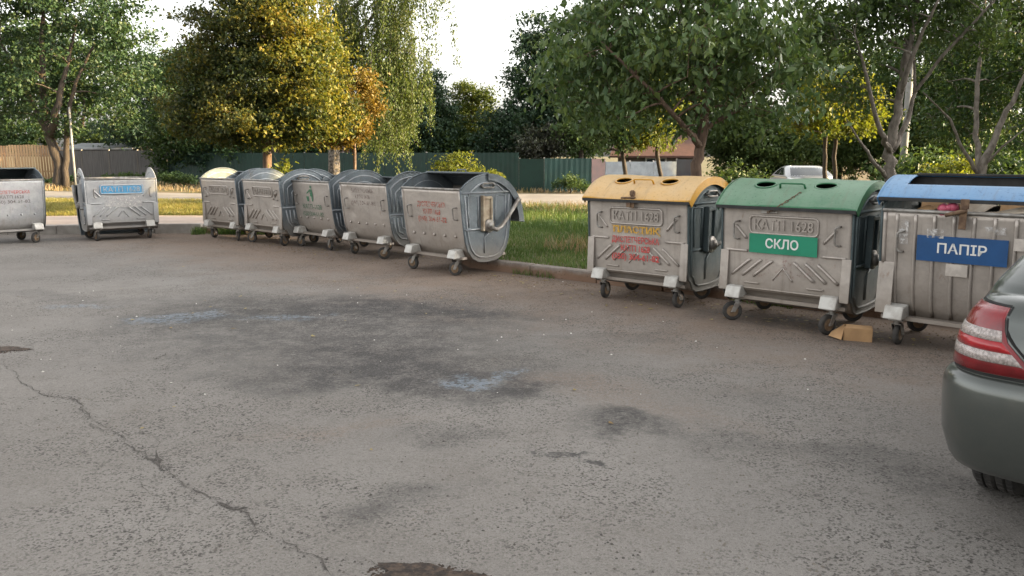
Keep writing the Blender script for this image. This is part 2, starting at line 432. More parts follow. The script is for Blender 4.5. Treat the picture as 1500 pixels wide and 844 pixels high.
# (x, y, rx, ry, rotation, strength)
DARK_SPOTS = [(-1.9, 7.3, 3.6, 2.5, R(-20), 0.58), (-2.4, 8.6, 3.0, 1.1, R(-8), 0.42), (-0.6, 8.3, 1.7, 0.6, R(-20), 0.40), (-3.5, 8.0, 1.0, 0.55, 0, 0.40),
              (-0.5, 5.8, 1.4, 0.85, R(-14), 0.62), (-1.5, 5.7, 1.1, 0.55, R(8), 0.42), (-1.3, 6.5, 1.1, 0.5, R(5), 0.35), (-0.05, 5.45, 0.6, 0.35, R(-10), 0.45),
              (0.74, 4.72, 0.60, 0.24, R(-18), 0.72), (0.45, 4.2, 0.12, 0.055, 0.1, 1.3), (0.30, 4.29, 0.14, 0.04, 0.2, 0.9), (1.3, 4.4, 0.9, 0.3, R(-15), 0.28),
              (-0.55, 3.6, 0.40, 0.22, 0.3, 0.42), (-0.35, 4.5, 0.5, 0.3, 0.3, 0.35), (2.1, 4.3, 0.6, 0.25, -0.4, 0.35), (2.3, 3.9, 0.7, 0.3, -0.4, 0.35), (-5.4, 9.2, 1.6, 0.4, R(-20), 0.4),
              (-2.5, 12.6, 3.6, 0.7, R(-42), 0.25), (2.9, 7.6, 2.1, 0.55, R(-42), 0.75), (-3.2, 14.1, 3.4, 0.5, R(-42), 0.6), (-8.6, 15.8, 2.2, 0.5, 0.2, 0.5), (1.0, 7.2, 0.8, 0.3, 0.2, 0.2), (1.7, 5.3, 0.7, 0.3, -0.3, 0.22)]  # along the containers: dirt and contact shadow painted together
BROWN_SPOTS = [(0.6, 5.5, 0.8, 0.4, R(-30), 0.7), (-1.1, 4.7, 0.9, 0.18, R(10), 0.5), (1.1, 4.9, 0.8, 0.3, R(-30), 0.5), (2.9, 7.4, 2.2, 0.6, R(-42), 0.5), (-0.5, 10.7, 2.6, 0.6, R(-42), 0.5)]
BLUE_SPOTS = [(-0.22, 5.70, 0.42, 0.22, R(-5), 1.5), (0.02, 5.85, 0.2, 0.1, 0.4, 1.2), (-3.5, 8.05, 0.62, 0.38, 0.2, 1.2), (-4.9, 8.6, 0.5, 0.22, 0.1, 0.9), (-2.5, 8.0, 0.6, 0.25, 0, 0.7), (-2.1, 7.9, 0.4, 0.2, 0, 0.6)]
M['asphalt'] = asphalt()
def dirt_mat():
    t = NT('dry_soil'); geo = t.n.new('ShaderNodeNewGeometry'); P = geo.outputs['Position']
    col = t.mix(t.ramp(t.noise(P, 0.6, 6, 0.65), 0.35, 0.65), (0.20, 0.155, 0.10), (0.10, 0.11, 0.045))
    col = t.mix(t.math('MULTIPLY', t.ramp(t.noise(P, 9, 5, 0.7), 0.4, 0.7), 0.6), col, (0.07, 0.06, 0.035))
    return t.done(t.bsdf(col, 0.95, 0, 0.2, t.noise(P, 14, 6, 0.7), 0.6, 0.05))
M['soil'] = dirt_mat()
def road_mat():
    t = NT('pale_road'); geo = t.n.new('ShaderNodeNewGeometry'); P = geo.outputs['Position']
    col = t.mix(t.ramp(t.noise(P, 0.5, 6, 0.65), 0.35, 0.65), (0.27, 0.25, 0.23), (0.20, 0.185, 0.17))
    col = t.mix(t.math('MULTIPLY', t.ramp(t.noise(t.mapv(P, (0.3, 3, 1)), 1.0, 6, 0.7), 0.5, 0.7), 0.6), col, (0.13, 0.115, 0.10))
    return t.done(t.bsdf(col, 0.9, 0, 0.3, t.noise(P, 40, 4, 0.7), 0.4, 0.01))
M['road'] = road_mat()
def kerb_mat():
    t = NT('dirty_kerb'); geo = t.n.new('ShaderNodeNewGeometry'); P = geo.outputs['Position']
    up = t.node('ShaderNodeSeparateXYZ', {0: geo.outputs['Position']}).outputs[2]
    col = t.mix(t.ramp(t.noise(P, 4, 6, 0.7), 0.35, 0.65), (0.30, 0.27, 0.24), (0.20, 0.17, 0.15))
    d = t.ramp(t.math('ADD', up, t.math('MULTIPLY', t.noise(P, 6, 5, 0.7), 0.12)), 0.21, 0.12)
    col = t.mix(t.math('MULTIPLY', d, 0.8), col, (0.20, 0.115, 0.07))
    col = t.mix(t.ramp(t.noise(P, 22, 5, 0.7), 0.60, 0.68), col, (0.10, 0.075, 0.055))
    return t.done(t.bsdf(col, 0.92, 0, 0.25, t.noise(P, 25, 6, 0.75), 0.7, 0.02))
M['kerb'] = kerb_mat()
M['walk'] = simple('pinkish_paving', (0.40, 0.32, 0.27), (0.32, 0.26, 0.22), 1.5, 0.9, bump=0.3)

def sheet(name, poly, z, mat):
    b = MB(); b.add([(p[0], p[1], z) for p in poly], [tuple(range(len(poly)))])
    return tag(b.build(name, mat), kind='structure')

sheet('ground', [(-400, -200), (400, -200), (400, 600), (-400, 600)], -0.01, M['soil'])
KERB = [(-30.0, 14.7), (-9.81, 16.62), (-6.8, 16.92), (-5.0, 17.1), (-1.35, 13.75), (-0.62, 11.64), (1.13, 10.21), (6.5, 5.81), (14.0, -0.33)]
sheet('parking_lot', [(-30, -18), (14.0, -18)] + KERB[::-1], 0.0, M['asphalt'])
# road behind the lawn
ROADF = [(-60, 38.3), (-14.0, 27.2), (-3.0, 25.2), (1.5, 24.1), (12, 21.8), (60, 14)]
ROADB = [(60, 26), (12, 32.5), (3.0, 34.0), (-14, 34.5), (-60, 46)]
sheet('road', ROADF + ROADB, 0.004, M['road'])
LAWN_Z = 0.12
sheet('lawn', [(-6.75, 16.98), (-5.0, 17.16), (-1.30, 13.80), (-0.58, 11.7), (1.2, 10.28), (6.55, 5.88), (14.0, -0.25), (30, -0.25), (30, 18.4), (12, 21.7), (1.5, 24.0), (-3.0, 25.1), (-14.0, 27.1), (-30, 30.8), (-30, 18.0), (-9.6, 19.45), (-7.6, 19.45)], LAWN_Z, M['soil'])
sheet('footpath', [(-30, 14.9), (-9.82, 16.8), (-6.75, 17.10), (-7.6, 19.44), (-9.6, 19.44), (-30, 17.99)], 0.19, M['walk'])

def kerb_run(name, pts, w, h, mat, seg=1.0):
    b = MB()
    for (a, c) in zip(pts[:-1], pts[1:]):
        a, c = Vector((*a, 0)), Vector((*c, 0))
        L = (c - a).length; n = max(1, round(L / seg)); d = (c - a) / n; nrm = Vector((-d.y, d.x, 0)).normalized()
        rot = Matrix.Rotation(math.atan2(d.y, d.x), 3, 'Z')
        for i in range(n):
            hh = h + random.uniform(-0.012, 0.012)
            m = a + d * (i + 0.5) + nrm * (w / 2 + random.uniform(-0.012, 0.012))
            b.box((m.x, m.y, hh / 2 - 0.02), (d.length - 0.012, w, hh + 0.04), rot @ Matrix.Rotation(random.uniform(-0.008, 0.008), 3, 'Z'))
    return tag(b.build(name, mat, bevel=0.015), kind='structure')
kerb_run('kerb', KERB[2:], 0.16, 0.145, M['kerb'], 1.0)
kerb_run('footpath_kerb', KERB[:3], 0.16, 0.20, M['concrete'], 1.0)
kerb_run('road_kerb', ROADF[1:-1], -0.14, 0.14, M['concrete'], 1.0)

# ---- cracks and potholes (real irregular strips of broken, dark asphalt)
M['crack'] = simple('crack_dirt', (0.045, 0.040, 0.036), (0.10, 0.09, 0.08), 30, 0.95, bump=0.5, bscale=60)
M['hole'] = simple('pothole_gravel', (0.028, 0.023, 0.020), (0.085, 0.06, 0.045), 24, 0.95, bump=0.9, bscale=45)
def crack_paths():
    L = [([(0, 527), (20, 545), (45, 570), (70, 580), (105, 585), (125, 602), (132, 618)], 0.016),
         ([(95, 583), (120, 590), (131, 617)], 0.02),
         ([(132, 618), (160, 628), (210, 632), (228, 650), (234, 668)], 0.013),
         ([(132, 618), (165, 634), (190, 652), (215, 668), (238, 682)], 0.018),
         ([(226, 655), (233, 670), (240, 684)], 0.05), ([(210, 668), (232, 678), (246, 690)], 0.05),
         ([(238, 682), (252, 698), (285, 715), (320, 738)], 0.018), ([(315, 736), (345, 745), (365, 742)], 0.045), ([(340, 745), (362, 760), (385, 776)], 0.028),
         ([(385, 776), (420, 795), (450, 815), (470, 832), (490, 850)], 0.02),
         ([(455, 815), (500, 814), (540, 822), (560, 832)], 0.010), ([(30, 636), (65, 631), (100, 625)], 0.008),
         ([(245, 657), (290, 645), (330, 640), (370, 632), (410, 624), (450, 606)], 0.008),
         ([(15, 512), (40, 507), (60, 500), (84, 496)], 0.012), ([(22, 518), (48, 508), (70, 505)], 0.008), ([(8, 500), (35, 498), (52, 508)], 0.006),
         ([(225, 528), (240, 518), (258, 513)], 0.02), ([(0, 432), (30, 434), (60, 440), (90, 450)], 0.02),
         ([(390, 610), (400, 622), (420, 630), (450, 640)], 0.008), ([(185, 700), (200, 706), (225, 722), (240, 728)], 0.010)]
    b = MB()
    for pts, w in L:
        P = [ground_at(x, y) for x, y in pts]
        Q = []
        for a, c in zip(P[:-1], P[1:]):
            n = max(2, int((c - a).length / 0.05))
            for i in range(n): Q.append(a.lerp(c, i / n))
        Q.append(P[-1]); n = len(Q)
        V = []; ph = random.random() * 9
        for i, p in enumerate(Q):
            d = (Q[min(i + 1, n - 1)] - Q[max(i - 1, 0)]); d.normalize(); nr = Vector((-d.y, d.x, 0))
            e = min(1, 4 * min(i, n - 1 - i) / n + 0.15)
            off = random.gauss(0, 0.010) + 0.015 * math.sin(i * 0.6 + ph)
            ww = w * e * random.uniform(0.0, 0.6)
            V += [p + nr * (off + ww / 2), p + nr * (off - ww / 2)]
        zc_ = 0.003 + 0.0005 * len(b.v) / 100; V = [(v.x, v.y, zc_) for v in V]
        b.add(V, [(2 * i, 2 * i + 1, 2 * i + 3, 2 * i + 2) for i in range(n - 1)])
    return tag(b.build('asphalt_cracks', M['crack']), kind='structure')
crack_paths()
def pothole(name, cx, cy, rx, ry, rot):
    """shallow broken basin with a ragged rim of raised crumbs"""
    b = MB(); n = 72; rings = [(1.0, 0.004), (0.93, 0.006), (0.80, 0.005), (0.5, 0.006), (0.2, 0.005)]
    jit = [1 + 0.16 * math.sin(3 * a + 1) + 0.10 * math.sin(7 * a + 2) + random.uniform(-0.05, 0.05) for a in [2 * math.pi * k / n for k in range(n)]]
    V = []
    for r, z in rings:
        for k in range(n):
            a = 2 * math.pi * k / n
            x, y = math.cos(a) * rx * jit[k] * r, math.sin(a) * ry * jit[k] * r
            V.append((cx + x * math.cos(rot) - y * math.sin(rot), cy + x * math.sin(rot) + y * math.cos(rot), z + random.uniform(0, 0.002)))
    F = []
    for i in range(len(rings) - 1):
        for k in range(n): F.append((i * n + k, i * n + (k + 1) % n, (i + 1) * n + (k + 1) % n, (i + 1) * n + k))
    F.append(tuple((len(rings) - 1) * n + k for k in range(n)))
    b.add(V, F, True)
    return tag(b.build(name, M['hole']), kind='structure')
pothole('pothole', -4.75, 6.62, 0.42, 0.14, 0.05)
pothole('pothole', -0.32, 2.90, 0.25, 0.095, -0.22)

# loose grit, stones and specks on the asphalt
M['grit'] = simple('grit', (0.16, 0.14, 0.12), (0.06, 0.055, 0.05), 3, 0.95)
def scatter_stones(name, n, region, smin, smax, mat):
    base = np.array([[1, 0, 0], [0, 1, 0], [-1, 0, 0], [0, -1, 0], [0, 0, 0.8], [0.5, 0.5, 0.4]])[:5]
    F0 = np.array([[0, 1, 4], [1, 2, 4], [2, 3, 4], [3, 0, 4]])
    c = region(n); n = len(c)
    s = RNG.uniform(smin, smax, n) ** 1.0
    ang = RNG.uniform(0, 6.28, n)
    V = np.repeat(base[None], n, 0) * RNG.uniform(0.6, 1.3, (n, 5, 3)) * s[:, None, None]
    ca, sa = np.cos(ang)[:, None], np.sin(ang)[:, None]
    X = V[..., 0] * ca - V[..., 1] * sa; Y = V[..., 0] * sa + V[..., 1] * ca
    V = np.stack([X + c[:, None, 0], Y + c[:, None, 1], V[..., 2] + 0.0], -1)
    F = (F0[None] + (np.arange(n) * 5)[:, None, None]).reshape(-1, 3)
    return np_mesh(name, V.reshape(-1, 3), F, mat)
def lot_region(n):
    y = RNG.uniform(2.2, 15, n); x = RNG.uniform(-0.75, 0.62, n) * y
    ok = (0.634 * x + 0.773 * y < 8.4) & (y < 16)
    clump = np.sin(x * 1.3 + 1) * np.cos(y * 1.7) + RNG.normal(0, 0.6, n) > 0.1
    ok &= clump
    return np.stack([x, y], 1)[ok]
tag(scatter_stones('grit', 9000, lot_region, 0.003, 0.010, M['grit']), kind='stuff')
CRK = [ground_at(x_, y_) for x_, y_ in ((60, 575), (105, 585), (130, 617), (190, 652), (238, 682), (252, 698), (320, 738), (345, 744), (385, 776), (450, 815), (560, 832), (640, 838))]
def crack_region(n):
    k = RNG.integers(0, len(CRK) - 1, n); u = RNG.uniform(0, 1, n)
    A = np.array([tuple(p) for p in CRK])[:, :2]
    return A[k] + (A[k + 1] - A[k]) * u[:, None] + RNG.normal(0, 0.045, (n, 2)) * RNG.uniform(0.2, 1.4, (n, 1))
M['crumb'] = simple('asphalt_crumb', (0.045, 0.04, 0.037), (0.15, 0.14, 0.13), 40, 0.95)
tag(scatter_stones('asphalt_crumbs', 600, crack_region, 0.002, 0.008, M['crumb']), kind='stuff')
def hole_region(n):
    a = RNG.uniform(0, 6.28, n); r = np.sqrt(RNG.uniform(0, 1.3, n))
    return np.concatenate([np.stack([-0.32 + 0.25 * r * np.cos(a), 2.90 + 0.095 * r * np.sin(a) - 0.05 * r * np.cos(a)], 1), np.stack([-4.75 + 0.42 * r * np.cos(a), 6.62 + 0.14 * r * np.sin(a)], 1)])
tag(scatter_stones('pothole_stones', 320, hole_region, 0.004, 0.013, M['hole']), kind='stuff')
M['flake'] = simple('pale_litter', (0.62, 0.60, 0.56), (0.40, 0.37, 0.33), 3, 0.8)
def flake_region(n):
    return np.stack([RNG.uniform(-5.5, 3.0, n), RNG.uniform(5.2, 10.5, n)], 1)
tag(scatter_stones('litter', 70, flake_region, 0.004, 0.013, M['flake']), kind='stuff')
def edge_region(n):
    t = RNG.uniform(0, 1, n); x = -6 + 13 * t; c = 8.45 - np.abs(RNG.normal(0, 0.35, n))
    return np.stack([x, (c - 0.634 * x) / 0.773], 1)
M['litter'] = simple('kerbside_dirt', (0.20, 0.14, 0.09), (0.10, 0.07, 0.05), 3, 0.95)
tag(scatter_stones('kerbside_grit', 1500, edge_region, 0.004, 0.016, M['litter']), kind='stuff')

# ================================================================= GRASS
def blades(name, pts, hmin, hmax, w, mat, lean=0.5, z=LAWN_Z):
    n = len(pts)
    h = RNG.uniform(hmin, hmax, n); a = RNG.uniform(0, 6.283, n); ln = RNG.uniform(0.1, lean, n) * h
    dx, dy = np.cos(a), np.sin(a); b = RNG.uniform(0, 6.283, n)
    px, py = np.cos(b) * w * 0.5, np.sin(b) * w * 0.5
    x, y = pts[:, 0], pts[:, 1]
    zz = np.full(n, z)
    V = np.stack([np.stack([x - px, y - py, zz], 1), np.stack([x + px, y + py, zz], 1),
                  np.stack([x + px * .6 + dx * ln * .4, y + py * .6 + dy * ln * .4, zz + h * .62], 1),
                  np.stack([x - px * .6 + dx * ln * .4, y - py * .6 + dy * ln * .4, zz + h * .62], 1),
                  np.stack([x + dx * ln, y + dy * ln, zz + h], 1)], 1).reshape(-1, 3)
    i = np.arange(n) * 5
    F = np.concatenate([np.stack([i, i + 1, i + 2], 1), np.stack([i, i + 2, i + 3], 1), np.stack([i + 3, i + 2, i + 4], 1)])
    o = np_mesh(name, V, F, mat)
    return tag(o, kind='stuff')
M['grass'] = leaf_mat('lawn_grass', [(0.045, 0.095, 0.026), (0.075, 0.140, 0.036), (0.115, 0.175, 0.052), (0.18, 0.19, 0.075)], 0.35)
M['drygrass'] = leaf_mat('dry_grass', [(0.18, 0.16, 0.05), (0.25, 0.21, 0.07), (0.16, 0.18, 0.04), (0.30, 0.25, 0.11)], 0.35)
M['strawgrass'] = leaf_mat('straw_grass', [(0.24, 0.17, 0.10), (0.30, 0.22, 0.13), (0.16, 0.15, 0.06)], 0.3)
def lawn_pts(n, xr, cr, f=None):
    x = RNG.uniform(*xr, n); c = RNG.uniform(*cr, n)
    y = (c - 0.634 * x) / 0.773
    P = np.stack([x, y], 1)
    return P if f is None else P[f(x, y)]
beyond = lambda x, y: (0.634 * x + 0.773 * y > np.where(x > -0.9, 8.82, 9.75)) & (y < 24) & ((x > -6.7) | (y > 19.6))
blades('grass', lawn_pts(90000, (-7, 9), (8.8, 14.5), beyond), 0.03, 0.10, 0.012, M['grass'], 0.8)
blades('grass', lawn_pts(26000, (-7, 9), (13, 19), beyond), 0.08, 0.22, 0.02, M['grass'], 0.8)
patch = lambda x, y: beyond(x, y) & (((x - 1.6) ** 2 / 1.2 + (y - 13.0) ** 2 / 1.0 < 1) | (y > 20.0 + np.sin(x * 1.7)))
blades('dry_grass', lawn_pts(26000, (-4, 9), (9, 20), patch), 0.08, 0.28, 0.013, M['strawgrass'], 0.9)
x = RNG.uniform(-18, -4.5, 60000); y = RNG.uniform(19.7, 27, 60000)
ok = (y < 27.0 - (x + 14) * 0.18) & (y > 19.6) & ((x < -6.6) | (y > 21))
blades('dry_grass', np.stack([x, y], 1)[ok], 0.05, 0.16, 0.022, M['drygrass'], 0.9)

tx = RNG.uniform(-6.9, -5.0, 2600); ty = RNG.uniform(16.55, 17.0, 2600)
blades('grass', np.stack([tx, ty], 1)[(ty < 16.92 + 0.0 * tx) & (np.sin(tx * 7) + RNG.normal(0, .5, 2600) > -0.3)], 0.05, 0.2, 0.014, M['grass'], 0.8, 0.0)
kx = RNG.uniform(-0.4, 6.2, 900); kc = 8.60 - np.abs(RNG.normal(0, 0.04, 900)); ky = (kc - 0.634 * kx) / 0.773
blades('kerb_weeds', np.stack([kx, ky], 1)[np.sin(kx * 5) + np.sin(kx * 2.3 + 1) > 0.9], 0.03, 0.12, 0.012, M['grass'], 0.9, 0.0)
# ================================================================= CONTAINERS
PIV_Z, LID_R = 0.70, 0.735
BW, BD, RIM = 1.28, 1.02, 1.22
PROF = {'smooth': [(-0.510, 1.22), (-0.495, 1.05), (-0.475, 0.85), (-0.452, 0.66), (-0.425, 0.50), (-0.375, 0.36), (-0.29, 0.255), (-0.17, 0.20), (0, 0.185)],
        'embossed': [(-0.510, 1.22), (-0.496, 1.05), (-0.482, 0.85), (-0.470, 0.66), (-0.458, 0.46), (-0.452, 0.345), (-0.40, 0.32), (-0.35, 0.235), (-0.27, 0.195), (0, 0.185)]}
PROF['ribbed'] = PROF['smooth']
PROF_FULL = {k: v + [(-y, z) for y, z in reversed(v[:-1])] for k, v in PROF.items()}

def ear_arc(n=24, r=None, a0=None):
    """the rounded upper edge of the side panel, front rim to back rim"""
    r = r or LID_R - 0.012
    a0 = math.atan2(RIM - PIV_Z, -0.51)
    return [(r * math.cos(a0 + (math.pi - a0 - a0) * 0 - (2 * a0 - math.pi) * i / n), PIV_Z + r * math.sin(a0 - (2 * a0 - math.pi) * i / n)) for i in range(n + 1)]

def text_geo(s, size, fat=0.0, spacing=1.0):
    cu = bpy.data.curves.new('lettering', 'FONT')
    cu.body = s; cu.size = size; cu.offset = fat; cu.align_x = 'CENTER'; cu.align_y = 'CENTER'
    cu.space_character = spacing; cu.resolution_u = 3
    ob = bpy.data.objects.new('lettering', cu); COL.objects.link(ob)
    dg = bpy.context.evaluated_depsgraph_get()
    me = bpy.data.meshes.new_from_object(ob.evaluated_get(dg))
    V = [(v.co.x, v.co.y) for v in me.vertices]; F = [tuple(p.vertices) for p in me.polygons]
    bpy.data.objects.remove(ob); bpy.data.curves.remove(cu); bpy.data.meshes.remove(me)
    return V, F

def front_y(kind, z):
    P = PROF[kind]
    zs = [p[1] for p in P][::-1]; ys = [p[0] for p in P][::-1]
    return float(np.interp(z, zs, ys))

def lettering(root, kind, s, x, z, size, mat, off=0.006, fat=0.0, width=None, squash=1.0, thick=0.0):
    V, F = text_geo(s, size, fat)
    if width:
        w = max(v[0] for v in V) - min(v[0] for v in V); k = width / w
        V = [(a * k, b) for a, b in V]
    W = [(x + a, front_y(kind, z + b) - off, z + b) for a, b in V]
    m = MB()
    m.add(W, F)
    o = m.build('lettering', mat, root)
    if thick:
        md = o.modifiers.new('solid', 'SOLIDIFY'); md.thickness = thick; md.offset = 1
    return o

def front_patch(root, name, kind, x0, x1, z0, z1, mat, off=0.004, nx=12, nz=5, thick=0.0):
    m = MB(); V = []
    for j in range(nz + 1):
        for i in range(nx + 1):
            a = x0 + (x1 - x0) * i / nx; z = z0 + (z1 - z0) * j / nz
            V.append((a, front_y(kind, z) - off, z))
    F = [(j * (nx + 1) + i, j * (nx + 1) + i + 1, (j + 1) * (nx + 1) + i + 1, (j + 1) * (nx + 1) + i) for j in range(nz) for i in range(nx)]
    m.add(V, F)
    o = m.build(name, mat, root)
    if thick:
        md = o.modifiers.new('solid', 'SOLIDIFY'); md.thickness = thick; md.offset = 1
    return o

def frib(m, kind, pts, r=0.012, flat=1.0, sub=6, mi=0):
    """rib running over the front sheet: pts in (x, z)"""
    Q = []
    for a, b in zip(pts[:-1], pts[1:]):
        for i in range(sub):
            t = i / sub; Q.append((a[0] + (b[0] - a[0]) * t, a[1] + (b[1] - a[1]) * t))
    Q.append(pts[-1])
    m.tube([(x, front_y(kind, z) - 0.002, z) for x, z in Q], r, 6, mi=mi)

def arc_lid_mesh(width, span0, span1, holes=(), cut=None, nx=64, na=40, r=LID_R):
    """sheet of the lid over angles span0..span1 (90 deg = apex, >90 = front); holes = (x, arc position, rx, ra)"""
    m = MB(); idx = {}; pts = []
    for j in range(na + 1):
        for i in range(nx + 1):
            pts.append([-width / 2 + width * i / nx, (span0 + (span1 - span0) * j / na) * r])
    keep = []
    def inside(p):
        for hx, hs, rx, rs in holes:
            q = math.hypot((p[0] - hx) / rx, (p[1] - hs) / rs)
            if q < 1: return (hx, hs, rx, rs)
        if cut and cut[0] < p[0] < cut[1] and cut[2] < p[1] < cut[3]: return cut
        return None
    for j in range(na):
        for i in range(nx):
            q = [j * (nx + 1) + i, j * (nx + 1) + i + 1, (j + 1) * (nx + 1) + i + 1, (j + 1) * (nx + 1) + i]
            c = [sum(pts[k][0] for k in q) / 4, sum(pts[k][1] for k in q) / 4]
            if inside(c): continue
            keep.append(q)
    use = {}
    for q in keep:
        for k in q: use[k] = use.get(k, 0) + 1
    for k, n in use.items():       # snap the rim of each round opening onto its ellipse
        if n < 4:
            for hx, hs, rx, rs in holes:
                d = math.hypot((pts[k][0] - hx) / rx, (pts[k][1] - hs) / rs)
                if 0.5 < d < 1.6 and 0.02 < (pts[k][0] + width / 2) / width < 0.98:
                    pts[k] = [hx + (pts[k][0] - hx) / d, hs + (pts[k][1] - hs) / d]
    V = [(p[0], r * math.cos(p[1] / r), r * math.sin(p[1] / r)) for p in pts]
    m.add(V, keep, True)
    return m

def lid_end_bands(m, width, a0, a1, r, depth=0.075, mi=0):
    for sx in (-1, 1):
        V = []; n = 28
        for i in range(n + 1):
            a = a0 + (a1 - a0) * i / n
            V.append((sx * width / 2, r * math.cos(a), r * math.sin(a)))
            V.append((sx * width / 2, (r - depth) * math.cos(a), (r - depth) * math.sin(a)))
        m.add(V, [(2 * i, 2 * i + 1, 2 * i + 3, 2 * i + 2) for i in range(n)], False, mi)

def caster(root, x, y, swing, hubmat, zt=0.25, front=True):
    """swivel caster: plate, fork, wheel"""
    h = empty('caster', (0, 0, 0)) if False else None
    R3 = Matrix.Rotation(swing, 3, 'Z')
    def T(p): return R3 @ Vector(p) + Vector((x, y, 0))
    rw = 0.10; off = 0.055
    m = MB()
    m.box((x, y, zt - 0.012), (0.12, 0.12, 0.014), R3)
    m.tube([T((0, 0, zt - 0.02)), T((0, 0, zt - 0.055))], 0.032, 12)
    for s in (-1, 1):
        a = [T((s * 0.036, -0.03, zt - 0.055)), T((s * 0.036, 0.035, zt - 0.055)), T((s * 0.036, off + 0.022, rw - 0.01)), T((s * 0.036, off - 0.022, rw - 0.01))]
        b2 = [p + R3 @ Vector((s * 0.006, 0, 0)) for p in a]
        m.add(a + b2, [(0, 1, 2, 3), (7, 6, 5, 4), (0, 4, 5, 1), (1, 5, 6, 2), (2, 6, 7, 3), (3, 7, 4, 0)])
    m.box(T((0, 0, zt - 0.052)), (0.084, 0.07, 0.008), R3)
    m.tube([T((-0.048, off, rw)), T((0.048, off, rw))], 0.011, 8)
    c = m.build('caster', M['steel'], root, bevel=0.003)
    w = MB()
    pr = [(-0.022, 0.058), (-0.024, 0.085), (-0.018, 0.097), (0, 0.10), (0.018, 0.097), (0.024, 0.085), (0.022, 0.058)]
    w.lathe(pr, (0, 0, 0), 'x', 28)
    w.v = [T(Vector(p) + Vector((0, off, rw))) for p in w.v]
    wo_ = w.build('wheel', M['tyre'], c)
    hb = MB()
    hb.lathe([(-0.0255, 0.016), (-0.0255, 0.056), (-0.023, 0.060), (0.023, 0.060), (0.0255, 0.056), (0.0255, 0.016)], (0, 0, 0), 'x', 20)
    hb.v = [T(Vector(p) + Vector((0, off, rw))) for p in hb.v]
    hb.build('hub', hubmat, c)
    return c

